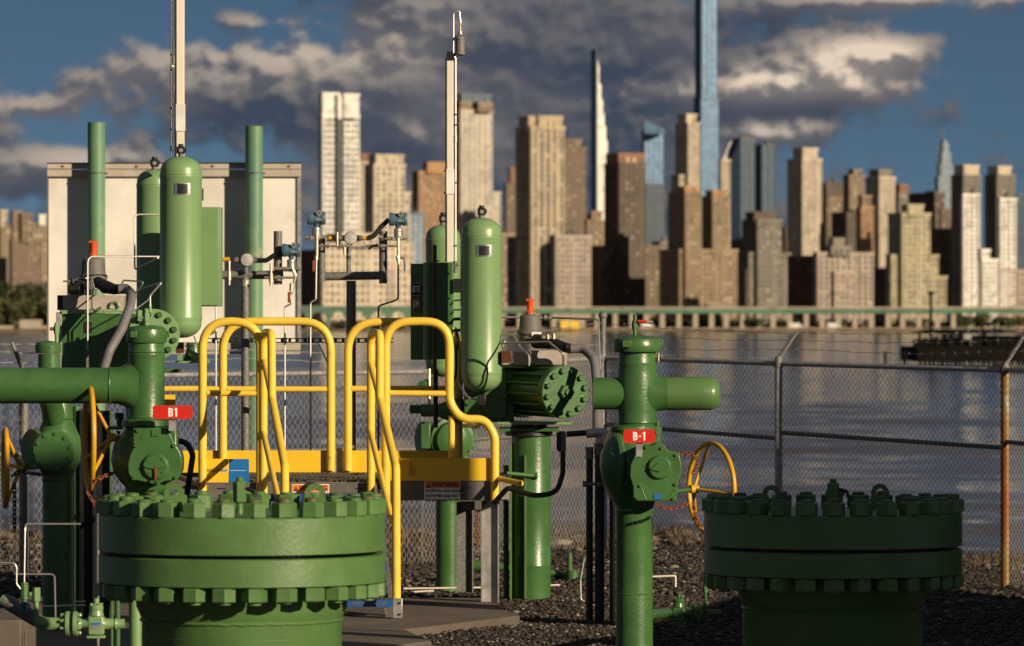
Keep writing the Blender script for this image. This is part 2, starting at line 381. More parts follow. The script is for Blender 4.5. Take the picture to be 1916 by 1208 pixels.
def rocks(name, pts, sizes, material, seed, label, cat, flat=.7):
    rng = np.random.default_rng(seed)
    base = np.array([(1,0,0),(-1,0,0),(0,1,0),(0,-1,0),(0,0,1),(0,0,-1),(.6,.6,.5),(-.6,.55,.55),(.55,-.6,.55),(-.6,-.6,.5)], float)
    # convex-ish 10 vertex stone
    fc = [(0,6,8),(0,8,5),(0,2,6),(0,5,2),(1,9,7),(1,5,9),(1,7,2),(1,2,5),(2,7,6),(4,6,7),(4,7,9),(4,9,8),(4,8,6),(3,8,9),(3,9,5),(3,5,8)]
    n = len(pts); k3 = len(base)
    jit = rng.uniform(.72, 1.28, (n, k3, 1))
    sc = np.stack([rng.uniform(.7,1.3,n), rng.uniform(.7,1.3,n), rng.uniform(.5,1.0,n)*flat], 1)[:, None, :]
    v = base[None]*jit*sc*np.array(sizes)[:, None, None]
    a = rng.uniform(0, 2*PI, n); ca, sa = np.cos(a)[:,None], np.sin(a)[:,None]
    x = v[:,:,0]*ca - v[:,:,1]*sa; y = v[:,:,0]*sa + v[:,:,1]*ca
    v = np.stack([x, y, v[:,:,2]], 2) + np.array(pts)[:, None, :]
    fa = (np.array(fc)[None] + (np.arange(n)*k3)[:,None,None]).reshape(-1, 3)
    me = bpy.data.meshes.new(name); v = v.reshape(-1,3).astype(np.float32)
    me.vertices.add(len(v)); me.vertices.foreach_set('co', v.ravel())
    me.loops.add(fa.size); me.loops.foreach_set('vertex_index', fa.ravel().astype(np.int32))
    me.polygons.add(len(fa)); me.polygons.foreach_set('loop_start', np.arange(0, fa.size, 3, dtype=np.int32))
    me.update(calc_edges=True); me.validate(); me.materials.append(material)
    o = bpy.data.objects.new(name, me); COL.objects.link(o)
    return tag(o, label, cat, kind='stuff')
def stone_mat(name, c1, c2, c3):
    m = bpy.data.materials.new(name); m.use_nodes = True; t = m.node_tree; b = t.nodes['Principled BSDF']; h = NG(t)
    ge = h.n('ShaderNodeNewGeometry'); rnd = ge.outputs['Random Per Island']
    c = h.mixc(h.ramp(rnd, .1, .8), c1, c2); c = h.mixc(h.ramp(rnd, .93, .96), c, c3)
    t.links.new(c, b.inputs['Base Color']); b.inputs['Roughness'].default_value = .8
    return m
GRAVM = stone_mat('gravel_stone', (0.014,0.011,0.009), (0.060,0.044,0.032), (0.22,0.19,0.16))
ROCKM = stone_mat('riprap_stone', (0.03,0.022,0.016), (0.13,0.095,0.065), (0.24,0.20,0.16))
rg = np.random.default_rng(3)
pad = [(-3.4,30.3),(-.85,31.1),(-.48,31.9),(-.66,33.1),(-.45,33.5),(.05,34.6),(-.2,36.8),(-3.4,37.0)]
def inpad(x, y):
    c = False; n = len(pad); j = n-1
    for i in range(n):
        xi, yi = pad[i]; xj, yj = pad[j]
        if (yi > y) != (yj > y) and x < (xj-xi)*(y-yi)/(yj-yi)+xi: c = not c
        j = i
    return c
pts, szs = [], []
for (y0, y1, n, s0, s1) in ((31,38,34000,.006,.018),(38,49.5,34000,.009,.026)):
    for _ in range(n):
        y = rg.uniform(y0, y1); hw = y*0.102; x = rg.uniform(-hw, hw)
        if inpad(x, y) and rg.random() > .07: continue
        s = rg.uniform(s0, s1)*(1.6 if rg.random() < .06 else 1); pts.append((x, y, gz(x,y)+s*.3)); szs.append(s)
rocks('gravel', pts, szs, GRAVM, 5, 'loose dark gravel stones covering the yard', 'gravel')
pts, szs = [], []
for _ in range(5200):
    y = rg.normal(48.7, .9); x = rg.uniform(-6.5, 6.5); s = rg.uniform(.015, .06)*(2.2 if rg.random() < .05 else 1)
    pts.append((x, y, max(gz(x,y), -.8)+s*.25)); szs.append(s)
rocks('riprap', pts, szs, ROCKM, 6, 'rough brown rocks along the top of the river bank', 'rocks')
# dry weeds along the bank and the fence
wd = MB(); r_ = random.Random(11)
for _ in range(1500):
    x = r_.uniform(-5.5, 5.5); y = r_.gauss(48.2, .8); z = gz(x, y); 
    for k_ in range(r_.randint(4, 8)):
        a = r_.uniform(0, 2*PI); h_ = r_.uniform(.03, .13); e = h_*r_.uniform(.2, .9); w_ = .004
        p0 = Vector((x+r_.uniform(-.03,.03), y+r_.uniform(-.03,.03), z)); p1 = p0+Vector((math.cos(a)*e*.4, math.sin(a)*e*.4, h_*.7)); p2 = p0+Vector((math.cos(a)*e, math.sin(a)*e, h_)); n_ = Vector((-math.sin(a), math.cos(a), 0))*w_
        wd.add([p0-n_, p0+n_, p1+n_*.8, p1-n_*.8, p2], [(0,1,2,3),(3,2,4)])
tag(build('dry_weeds', wd, stone_mat('dry_weed', (.045,.030,.016), (.13,.092,.050), (.20,.15,.09)), smooth=False), 'dry brown weeds and grass along the foot of the fence', 'weeds', kind='stuff')
# concrete pad
pd = MB(); n_ = len(pad)
pd.loft([[(x,y,-.12) for x,y in pad], [(x,y,.075) for x,y in pad]])
tag(build('concrete_pad', pd, CONC, bevel=.012), 'low concrete slab under the stair foot and the platform legs', 'concrete slab')

# ---------------------------------------------------------------- city
ALF = math.radians(25)
FD = Vector((math.cos(ALF), math.sin(ALF))); SD = Vector((-math.sin(ALF), math.cos(ALF)))
def bmat(name, rgb, var=.10, rough=.8, metal=0.0):
    return mat(name, rgb, rough, metal, var=var, vscale=.09, bump=0, spots=((rgb[0]*.6,rgb[1]*.6,rgb[2]*.6), .22, .50, .62))
BM = {
 'white': bmat('white_facade', (.80,.77,.71)), 'cream': bmat('cream_brick', (.56,.475,.365)), 'beige': bmat('beige_brick', (.47,.375,.26)),
 'tan': bmat('tan_brick', (.30,.215,.13)), 'brown': bmat('brown_brick', (.19,.13,.085)), 'red': bmat('red_brick', (.30,.135,.075)),
 'dark': bmat('dark_brick', (.115,.082,.060)), 'olive': bmat('yellow_brick', (.41,.36,.235)), 'pink': bmat('pinkish_stone', (.40,.325,.265)),
 'grey': bmat('grey_stone', (.215,.19,.155)), 'orange': bmat('orange_brick', (.42,.24,.12)), 'slate': bmat('slate_grey_facade', (.10,.11,.12)),
 'bluem': bmat('blue_mullion', (.07,.125,.20), rough=.5, metal=.2), 'darkm': bmat('dark_mullion', (.03,.045,.06), rough=.4, metal=.3)}
def glass(name, rgb, rough, metal=.0, ior=1.5):
    m = bpy.data.materials.new(name); m.use_nodes = True; t = m.node_tree; b = t.nodes['Principled BSDF']; h = NG(t)
    co = h.n('ShaderNodeTexCoord').outputs['Object']
    c = h.mixc(h.ramp(h.noise(co, .35, 3, .6), .35, .65), tuple(v*.6 for v in rgb), rgb); t.links.new(c, b.inputs['Base Color'])
    b.inputs['Roughness'].default_value = rough; b.inputs['Metallic'].default_value = metal; b.inputs['IOR'].default_value = ior; return m
GL = {'win': glass('dark_window_glass', (.03,.03,.033), .35), 'blue': glass('blue_curtain_glass', (.075,.150,.26), .38, .4),
      'navy': glass('navy_curtain_glass', (.035,.065,.10), .30, .4), 'pale': glass('pale_blue_glass', (.14,.18,.22), .35, .4), 'black': glass('black_glass', (.012,.016,.022), .3, .2)}
BLIND = bmat('window_blind', (.45,.42,.36)); ROOFM = bmat('roof_felt', (.16,.14,.12))
def facade(wb, bb, o, d, nrm, Wd, z0, z1, pf, pp, pierf, spf, dp, seed):
    """piers and spandrels standing proud of the glazing on one face; o corner, d along, nrm outward"""
    rnd = random.Random(seed)
    n = max(1, round(Wd/pp)); pw = Wd/n; m = max(1, round((z1-z0)/pf)); ph = (z1-z0)/m
    for i in range(n+1):
        w = pw*pierf*(1.6 if i % 4 == 0 else 1); c = pw*i
        a = max(0, c-w/2); b = min(Wd, c+w/2)
        wb.obox(o+d*a+nrm*.003, d, nrm, b-a, dp, z0, z1+.3)
    for j in range(m+1):
        h2 = ph*spf; zc = z0+ph*j
        wb.obox(o+nrm*.002, d, nrm, Wd, dp*.72, max(z0, zc-h2/2), min(z1+.2, zc+h2/2))
    for j in range(m):
        for i in range(n):
            if pierf > .25 and rnd.random() < .20:
                a = pw*i+pw*pierf*.5; b = pw*(i+1)-pw*pierf*.5; zt = z0+ph*(j+1)-ph*spf*.5; zb = zt-(ph*(1-spf))*rnd.uniform(.3, .9)
                if b > a: bb.obox(o+d*a+nrm*.01, d, nrm, b-a, dp*.2, zb, zt)
ZB = -1.2
def tower(name, label, D, blocks, cat='building', group=None, roof=None):
    """blocks: (xl, xs, xr, ytop, ybase, wall, glass, pier pitch m, floor pitch m, pier frac, spandrel frac)"""
    X0 = X(blocks[0][1], D)
    t = thing(name, label, cat, (X0, D, ZB), group)
    wbs = {}; gbs = {}; bb = MB(); rb = MB()
    for k4, (xl, xs, xr, yt, yb, wl, gl, pp, pf, prf, spf) in enumerate(blocks):
        o = Vector((X(xs, D), D + k4*.35)); z1 = Z(yt, D); z0 = Z(yb, D) if yb else ZB
        Wf = max(.3, L(xr-xs, D)/math.cos(ALF)); Ws = max(2.0, L(max(xs-xl, .5), D)/math.sin(ALF))
        Ws = min(Ws, 60)
        gb = gbs.setdefault(gl, MB()); wb = wbs.setdefault(wl, MB())
        gb.obox(o, FD, SD, Wf, Ws, z0, z1)
        facade(wb, bb, o, FD, -SD, Wf, z0, z1, pf, pp, prf, spf, .35, k4*7+int(xs))
        facade(wb, bb, o, SD, -FD, Ws, z0, z1, pf, pp, prf, spf, .35, k4*7+int(xs)+3)
        # parapet and flat roof
        wb.obox(o-FD*.45-SD*.45, FD, SD, Wf+.9, .5, z1, z1+.9); wb.obox(o-FD*.45+SD*.1, SD, FD, Ws, .5, z1, z1+.9)
        rb.obox(o+FD*.1+SD*.1, FD, SD, Wf-.2, Ws-.2, z1, z1+.25)
        rnd = random.Random(int(xs)+k4)
        if Wf > 4 and Ws > 3 and k4 == 0:
            for _ in range(2):
                a = rnd.uniform(.1, .6)*Wf; q = rnd.uniform(.1, .5)*Ws; rb.obox(o+FD*a+SD*q, FD, SD, Wf*.18, Ws*.25, z1+.25, z1+rnd.uniform(1.2, 2.2))
    o = Vector((X(blocks[0][1], D), D)); z1 = Z(blocks[0][3], D); Wf = L(blocks[0][2]-blocks[0][1], D)/math.cos(ALF); rnd = random.Random(int(D+blocks[0][1]))
    if Wf > 5:
        for _ in range(rnd.randint(1, 3)):
            q = o+FD*rnd.uniform(.15,.8)*Wf+SD*rnd.uniform(1,4); zz = rnd.uniform(.8, 2.4)
            build('water_tank', MB().cyl((q.x,q.y,z1+.6), (q.x,q.y,z1+.6+zz), .9, n=10).cyl((q.x,q.y,z1+.6+zz), (q.x,q.y,z1+1.1+zz), .95, .05, 10).cyl((q.x,q.y,z1), (q.x,q.y,z1+.6), .5, n=6), ROOFM, t)
        q = o+FD*rnd.uniform(.2,.8)*Wf+SD*2; build('antenna', MB().cyl((q.x,q.y,z1), (q.x,q.y,z1+rnd.uniform(2.5,6)), .12, .05, 5), ROOFM, t)
    for wl, wb in wbs.items(): build('wall', wb, BM[wl], t, smooth=False)
    for gl, gb in gbs.items(): build('glazing', gb, GL[gl], t, smooth=False)
    if bb.v: build('window_blinds', bb, BLIND, t, smooth=False, kind='stuff')
    build('roof', rb, ROOFM, t, smooth=False)
    return t
w, be, cr, tn, br, dkb, ol, pk, gy = 'white','beige','cream','tan','brown','dark','olive','pink','grey'
S1 = (1.9, 1.9, .36, .34); S2 = (2.3, 1.9, .38, .30); S3 = (1.8, 2.0, .5, .30); SB = (2.6, 2.2, .45, .42)
def B(xl, xs, xr, yt, yb, wl, gl='win', st=S1): return (xl, xs, xr, yt, yb, wl, gl)+st
TW = [
 ('Towers', 2400, 'tall white tower with a bright crown and a dark central stripe, left of the skyline', [B(596,604,671,218,0,w,'win',(2.3,2.6,.34,.34)), B(597,604,633,176,220,w,'win',(2,6,.93,.6)), B(640,644,671,178,220,w,'win',(2,6,.93,.6)), B(626,633,645,180,222,w,'pale',(3,8,.9,.5)), B(628,631,642,221,0,'slate','black',(4,9,.1,.1))]),
 ('', 2500, 'narrow tower with a red brown cap just right of the tall white tower', [B(668,672,700,305,0,cr,'win',S1), B(668,674,692,290,306,'red')]),
 ('', 2200, 'beige stepped apartment tower with a square penthouse right of the white tower', [B(682,700,757,310,0,cr,'win',(3.0,2.2,.42,.4)), B(690,704,754,292,311,cr,'win',(3,4,.8,.6)), B(690,698,766,362,0,cr,'win',(2.6,2.3,.40,.38))]),
 ('', 2000, 'broad beige apartment block with large dark windows low behind the right transmitter stand', [B(590,604,772,458,0,cr,'win',(2.55,2.75,.50,.48)), B(610,640,720,440,460,cr,'win',(2.70,2.92,0.42,0.41))]),
 ('', 2600, 'orange brown brick tower behind the right transmitter', [B(772,784,850,323,0,'orange','win',S1), B(792,800,834,306,324,'orange','win',(3,5,.85,.7))]),
 ('', 2300, 'small pale blue glass block below the orange brown tower', [B(762,764,792,402,0,'bluem','pale',(2.5,2.5,.12,.12))]),
 ('', 2500, 'tan tower with twin notched crown and dark glass top behind the right mast', [B(852,862,921,208,0,cr,'pale',(2.6,2.2,.48,.30)), B(852,862,882,192,209,'tan'), B(890,896,921,193,209,'tan'), B(858,864,919,178,200,'darkm','navy',(3,4,.12,.12)), B(854,864,936,361,0,cr,'pale',(2.2,2.0,.45,.3))]),
 ('', 2700, 'thin dark brown building in the gap left of the big tan tower', [B(945,948,968,345,0,'brown'), B(952,955,967,315,346,'red')]),
 ('', 2150, 'low tan block between the right vessel and the big tan tower', [B(930,935,967,440,0,tn)]),
 ('', 2000, 'big tan tower with vertical piers and a notched crown, right of the vessel', [B(966,994,1056,240,0,be,'win',(2.81,1.84,0.47,0.18)), B(972,990,1005,221,242,be,'win',(2.2,3,.8,.4)), B(998,1008,1052,220,242,be,'win',(2.2,3,.8,.4)), B(950,992,1040,446,0,'slate','win',S2)]),
 ('', 1900, 'low pale block joined to the foot of the big tan tower', [B(1030,1040,1106,444,0,pk,'win',(1.73,1.84,0.40,0.37))]),
 ('', 2600, 'brown banded tower directly behind the big tan tower', [B(1040,1052,1097,278,0,'brown','win',(2.5,1.6,.3,.55)), B(1052,1058,1088,262,279,'brown')]),
 ('', 2250, 'small tan stepped building left of the dark brown tower', [B(1095,1099,1134,415,0,tn), B(1104,1108,1126,398,416,tn)]),
 ('', 2000, 'dark brown tower with a red brown crown and wide shoulders', [B(1133,1159,1208,308,0,dkb,'win',(2.05,2.05,0.52,0.43)), B(1136,1158,1205,290,309,'red','win',(2.59,3.24,0.50,0.33)), B(1108,1128,1236,463,0,'brown','win',(2.16,2.05,0.46,0.37)), B(1106,1125,1245,486,0,'brown','win',(2.05,2.05,0.46,0.37))]),
 ('', 3000, 'glass tower with a slanted bright top behind the dark brown tower', [B(1202,1206,1242,246,0,'bluem','blue',(3,3,.10,.10)), B(1207,1210,1244,346,0,'slate','navy',(3,3,.2,.3))]),
 ('', 2400, 'cream ribbed tower standing against the tallest blue tower', [B(1266,1288,1309,232,0,cr,'win',(1.5,1.6,.5,.35)), B(1270,1285,1303,216,233,cr,'win',(2,3,.75,.5)), B(1258,1272,1300,330,0,cr,'win',(1.84,1.84,0.42,0.33))]),
 ('', 1950, 'left and taller of the two brown towers with golden tops on one base', [B(1253,1283,1312,362,0,tn,'win',(1.73,1.73,0.46,0.37)), B(1262,1282,1304,352,363,'orange','win',(2,3,.9,.8)), B(1238,1272,1350,470,0,tn,'win',(1.84,1.84,0.46,0.37))]),
 ('', 1960, 'right and shorter of the two brown towers with golden tops', [B(1316,1334,1364,370,0,tn,'win',(1.73,1.73,0.46,0.37)), B(1322,1334,1358,360,371,'orange','win',(2,3,.9,.8)), B(1300,1345,1380,470,0,tn,'win',(1.84,1.84,0.42,0.37))]),
 ('', 2300, 'narrow cream tower beside the slanted dark glass tower', [B(1346,1350,1366,302,0,cr)]),
 ('', 2700, 'left dark glass tower of the blue black pair', [B(1366,1384,1413,262,0,'darkm','navy',(3,3,.10,.12))]),
 ('', 2750, 'right dark glass tower of the blue black pair', [B(1404,1426,1450,273,0,'darkm','navy',(3,3,.10,.12))]),
 ('', 2050, 'grey brown stepped tower with a dark domed roof', [B(1392,1418,1463,414,0,'grey','win',(1.84,1.84,0.46,0.37)), B(1398,1412,1452,400,416,dkb,'win',(3,5,.9,.8)), B(1380,1402,1480,476,0,'grey','win',(1.94,1.84,0.46,0.37)), B(1376,1398,1491,508,0,'grey','win',(1.94,1.84,0.46,0.37))]),
 ('', 2200, 'tall beige tower with a box shaped penthouse right of the dark glass pair', [B(1477,1502,1538,300,0,cr,'win',(1.73,1.73,0.50,0.33)), B(1487,1503,1530,280,301,cr,'win',(2.5,5,.9,.8))]),
 ('', 1950, 'low dark slab between the grey brown tower and the pinkish block', [B(1480,1525,1532,482,0,dkb)]),
 ('', 1900, 'wide pinkish block with a round roof house', [B(1524,1530,1637,476,0,pk,'win',(2.16,1.89,0.38,0.34)), B(1548,1556,1592,464,478,gy,'win',(2.16,2.16,0.50,0.41)), B(1553,1560,1580,449,466,gy,'win',(3,4,.9,.8)), B(1555,1562,1600,512,0,pk,'win',(1.84,1.84,0.50,0.45))]),
 ('', 2500, 'dark brick building with a pale roof house left of the tan pointed block', [B(1538,1546,1582,345,0,dkb), B(1548,1552,1574,372,0,tn)]),
 ('', 2450, 'tan pointed block with ragged top behind the pinkish block', [B(1580,1590,1618,330,0,tn), B(1590,1598,1612,320,331,tn)]),
 ('', 2120, 'slim orange brown tower rising behind the pinkish block', [B(1604,1612,1635,390,0,'orange','win',(1.62,1.73,0.38,0.33)), B(1608,1614,1630,369,391,tn)]),
 ('', 2300, 'dark slab behind the slim orange brown tower', [B(1560,1585,1628,400,0,dkb)]),
 ('', 2250, 'cream tower with a dark left flank and flat cap', [B(1624,1646,1675,334,0,cr,'win',(1.73,1.73,0.50,0.33)), B(1630,1645,1668,320,335,gy,'win',(2.5,5,.9,.8))]),
 ('', 2600, 'small brick block with a pale stripe right of the cream tower', [B(1676,1682,1702,364,0,'grey'), B(1677,1684,1700,348,365,'red','win',(2.16,2.70,0.50,0.41))]),
 ('', 1950, 'yellowish stepped building with a turret on top', [B(1666,1688,1742,402,0,ol,'win',(2.05,1.94,0.50,0.41)), B(1690,1700,1728,386,403,ol,'win',(2,3,.8,.6)), B(1660,1668,1759,480,0,ol,'win',(2.05,1.94,0.50,0.41)), B(1660,1667,1775,520,0,ol,'win',(2.05,1.94,0.50,0.41))]),
 ('', 2400, 'dark building with a lit brown corner right of the turret', [B(1708,1750,1768,363,0,dkb), B(1748,1762,1783,395,0,br)]),
 ('', 2150, 'grey and white capped tower, left of the matching pair at the right edge', [B(1784,1803,1836,330,0,gy,'win',(1.84,1.73,0.50,0.41)), B(1790,1804,1832,312,331,cr,'win',(2.5,5,.9,.8))]),
 ('', 2080, 'bright white front of the left tower of the matching pair', [B(1800,1803,1833,366,0,w,'win',(2.05,1.84,0.42,0.34)), B(1800,1804,1838,508,0,pk,'win',S1)]),
 ('', 1980, 'small white block between the matching pair of towers', [B(1836,1838,1868,488,0,w,'win',(1.8,1.7,.4,.4)), B(1834,1837,1852,470,489,w,'win',(1.94,2.16,0.42,0.37))]),
 ('', 2160, 'grey and white capped tower, right of the matching pair at the right edge', [B(1847,1866,1900,330,0,gy,'win',(1.84,1.73,0.50,0.41)), B(1852,1868,1892,314,331,cr,'win',(2.5,5,.9,.8))]),
 ('', 2090, 'bright white front of the right tower of the matching pair', [B(1868,1872,1902,374,0,w,'win',(2.05,1.84,0.42,0.34)), B(1868,1876,1935,508,0,pk,'win',S1)]),
 ('', 2500, 'dark glass building cut by the right edge of the picture', [B(1898,1903,1960,366,0,'darkm','navy',(3,3,.1,.15))]),
 ('', 2300, 'low dark block behind the foot of the left matching tower', [B(1755,1788,1800,430,0,dkb)]),
 ('', 2050, 'low dark slab in the gap right of the pinkish block', [B(1630,1664,1668,505,0,dkb)]),
 ('', 2350, 'dark block filling the gap behind the domed tower', [B(1440,1470,1492,430,0,dkb)]),
 ('', 2350, 'dark block low behind the blue black pair of glass towers', [B(1350,1390,1412,452,0,dkb)]),
 ('', 2350, 'low grey block behind the shoulders of the dark brown tower', [B(1222,1236,1262,455,0,gy)]),
 ('', 2300, 'low dark building in front of the slender white tower', [B(1085,1112,1136,470,0,dkb)]),
 ('', 2350, 'dark block behind the low beige block at the left of the skyline', [B(560,592,606,470,0,dkb)]),
 ('', 2360, 'low dark block between the beige apartment block and the right mast', [B(740,762,800,500,0,dkb)]),
]
for (_, D, label, bl) in TW:
    q9 = tower('building', label, D, bl)
    if 'slanted bright top' in label: SLANT = q9
# tallest blue glass tower
D = 3200
t = tower('skyscraper', 'tallest tower, slender and clad in blue glass, running out of the top of the picture', D,
  [B(1300,1312,1345,185,0,'bluem','blue',(3.3,5,.10,.05)), B(1302,1313,1342,-60,187,'bluem','blue',(3.3,5,.10,.05)), B(1311,1314,1325,-60,0,'bluem','pale',(3.3,5,.08,.05))])
D = 2990
m_ = MB(); xa_, xb_ = X(1206,D), X(1242,D)
m_.add([(xa_,D,Z(250,D)),(xb_,D+2,Z(250,D)),(xb_,D+12,Z(250,D)),(xa_,D+12,Z(250,D)),(xa_,D,Z(224,D)),(xb_,D+2,Z(240,D)),(xb_,D+12,Z(240,D)),(xa_,D+12,Z(224,D))],[(0,3,2,1),(4,5,6,7),(0,1,5,4),(1,2,6,5),(2,3,7,6),(3,0,4,7)])
build('slanted_crown', m_, GL['blue'], SLANT, smooth=False)
# slender tower with a stepped white side
D = 3100
t = thing('skyscraper', 'needle thin tower with a dark flat face and a white side tapering in steps', 'building', (X(1118,D), D, ZB))
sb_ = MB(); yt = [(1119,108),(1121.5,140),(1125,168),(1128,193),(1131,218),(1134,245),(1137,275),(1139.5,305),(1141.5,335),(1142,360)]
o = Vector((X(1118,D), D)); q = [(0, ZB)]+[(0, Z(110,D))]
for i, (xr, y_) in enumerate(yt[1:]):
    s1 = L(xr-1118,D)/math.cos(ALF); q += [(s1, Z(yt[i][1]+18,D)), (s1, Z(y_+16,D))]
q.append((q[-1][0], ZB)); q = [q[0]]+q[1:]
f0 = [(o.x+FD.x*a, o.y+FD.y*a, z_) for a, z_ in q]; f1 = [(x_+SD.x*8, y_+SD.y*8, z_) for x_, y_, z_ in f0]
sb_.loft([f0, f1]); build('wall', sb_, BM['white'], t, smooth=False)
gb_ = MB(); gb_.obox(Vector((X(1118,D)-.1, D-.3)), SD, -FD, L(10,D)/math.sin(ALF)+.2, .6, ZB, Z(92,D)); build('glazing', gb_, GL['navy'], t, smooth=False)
# slanted dark tower and crane
D = 2680
t = thing('building', 'dark glass tower with a slanted roof edge left of the blue black pair', 'building', (X(1375,D), D, ZB))
m_ = MB(); x0, x1 = X(1357,D), X(1386,D)
m_.add([(x0,D,ZB),(x1,D,ZB),(x1,D+12,ZB),(x0,D+12,ZB),(x0,D,Z(330,D)),(x1,D,Z(258,D)),(x1,D+12,Z(258,D)),(x0,D+12,Z(330,D))],[(0,3,2,1),(4,5,6,7),(0,1,5,4),(1,2,6,5),(2,3,7,6),(3,0,4,7)])
build('glazing', m_, GL['navy'], t, smooth=False)
D = 2290
t = thing('tower_crane', 'white construction crane leaning beside the slanted dark tower', 'crane', (X(1356,D), D, Z(302,D)))
build('mast', MB().tube([P(1356,302,D), P(1358,290,D)], .5, 4), BM['white'], t); build('jib', MB().tube([P(1352,300,D), P(1368,262,D)], .42, 4), BM['white'], t)
# spired glass tower
D = 3300
t = thing('skyscraper', 'grey glass tower tapering in steps to a thin spire near the right edge', 'building', (X(1768,D), D, ZB))
m_ = MB()
for (a, b, yy) in ((1750,1787,330),(1754,1784,305),(1757,1780,285),(1759,1776,268),(1761,1772,262)):
    m_.obox(Vector((X(a+6,D), D+(330-yy)*.02)), FD, SD, L(b-a-6,D)/math.cos(ALF), L(6,D)/math.sin(ALF), ZB, Z(yy,D))
build('glazing', m_, GL['pale'], t, smooth=False)
m_ = MB()
for yy in range(270, 420, 7): m_.obox(Vector((X(1756,D)-.3, D-.35)), FD, SD, L(31,D)*min(1,(yy-262)/60+.35), .3, Z(yy+2,D), Z(yy,D))
build('floor_bands', m_, BM['slate'], t, smooth=False, kind='stuff')
build('spire', MB().cyl(P(1764,264,D), P(1764,236,D), .5, .06, 6), BM['grey'], t)

# buildings at the far left, beyond the park
LF = [(2100,'cream and brown apartment block with a white cap at the far left edge',[B(-30,2,28,428,0,tn,'win',S1), B(-4,2,12,396,430,cr)]),
 (2080,'brown apartment block with small turrets at the far left above the park',[B(18,23,75,453,0,'brown','win',(1.73,1.94,0.50,0.41)), B(36,41,60,402,454,'brown','win',(2.16,2.16,0.50,0.41)), B(22,25,38,398,454,tn)]),
 (2180,'tan building with a pale roof house behind the brown block at far left',[B(48,54,96,420,0,tn,'win',S1), B(70,74,84,405,421,w,'win',(3,4,.9,.8))]),
 (2150,'low tan building between the two far left blocks',[B(2,8,40,440,0,tn)]),
 (2250,'dark brick block hidden half behind the white panel',[B(60,72,140,455,0,dkb)])]
for D, lab, bl in LF: tower('building', lab, D, bl, group='apartment blocks beyond the park')

# far shore
def ground_strip(name, x0, x1, y0, y1, z, m, label):
    return tag(build(name, MB().box(x0, x1, y0, y1, WZ-1, z), m, smooth=False), label, 'ground', kind='structure')
SHORE = mat('far_shore_soil', (.14,.095,.065), .9, var=.2, vscale=.08, spots=((.30,.17,.11), .15, .55, .65))
ground_strip('far_shore', -1200, 1200, 1800, 6000, ZB-.35, SHORE, 'brown earth bank along the far side of the river')
STN = bmat('pale_stone', (.42,.36,.28)); GRNV = bmat('green_bridge_paint', (.11,.20,.13)); 
# viaduct
D = 1850
t = thing('viaduct', 'long green elevated roadway on pale piers running along the far shore', 'bridge', (X(1240,D), D, ZB))
xa, xb = X(840,D), X(1990,D)
build('deck', MB().box(xa, xb, D-3, D+5, Z(577,D), Z(574,D)), STN, t, smooth=False)
build('girder', MB().box(xa, xb, D-3.2, D-2.4, Z(586,D), Z(577.2,D)), GRNV, t, smooth=False)
pier_mesh = None; px_ = 850; rp = random.Random(4)
while px_ < 1985:
    o0 = Vector((X(px_,D), D-2, ZB-.3))
    if pier_mesh is None:
        mm = MB().box(-.85,.85,-.8,.8,0,L(28,D)); mm.box(-1.15,1.15,-1,1,L(28,D),L(31,D)); pier_mesh = mkmesh('pier', mm, STN, False)
    inst('pier', pier_mesh, t, o0); px_ += rp.choice((27,30,31,34))
t2 = thing('arched_viaduct', 'green steel arch bridge along the far shore behind the transmitter stands', 'bridge', (X(700,D), D, ZB))
mm = MB(); xL, xR = X(430,D), X(842,D)
mm.box(xL, xR, D-3, D+4, Z(579,D), Z(572,D))
build('deck', mm, GRNV, t2, smooth=False)
span = L(37,D); n = int((xR-xL)/span)
for i in range(n):
    a = xL+i*span; poly = [(a, ZB-.3), (a+span*.11, ZB-.3)]
    for k5 in range(9):
        th = PI - PI*k5/8; poly.append((a+span*.5+span*.39*math.cos(th), Z(600,D)+L(17,D)*math.sin(th)))
    poly += [(a+span*.89, ZB-.3), (a+span, ZB-.3), (a+span, Z(579,D)+.01), (a, Z(579,D)+.01)]
    build('arch', MB().prism(poly, D-2.8, D-.5), GRNV, t2, smooth=False)
# low wall and sheds at the shore
t = tag(build('sea_wall', MB().box(X(930,1805), X(1990,1805), 1804, 1806, WZ-.5, Z(613,1805)), STN, smooth=False), 'low pale sea wall at the water line below the viaduct', 'wall')
tag(build('shed', MB().box(X(36,1800), X(76,1800), 1800, 1806, ZB-.4, Z(598,1800)), STN, smooth=False), 'low flat pinkish shed on the far left shore', 'building')
tag(build('sea_wall', MB().box(X(-60,1803), X(130,1803), 1802, 1804, WZ-.5, Z(609,1803)), STN, smooth=False), 'low stone quay under the trees at far left', 'wall')
tag(build('container', MB().box(X(1049,1801), X(1064,1801), 1799, 1803, ZB-.4, Z(600,1801)), YEL, smooth=False), 'yellow container left of the two on the far shore', 'container')
tag(build('container', MB().box(X(1067,1801), X(1084,1801), 1799, 1803, ZB-.4, Z(600,1801)), YEL, smooth=False), 'yellow container right of the two on the far shore', 'container')

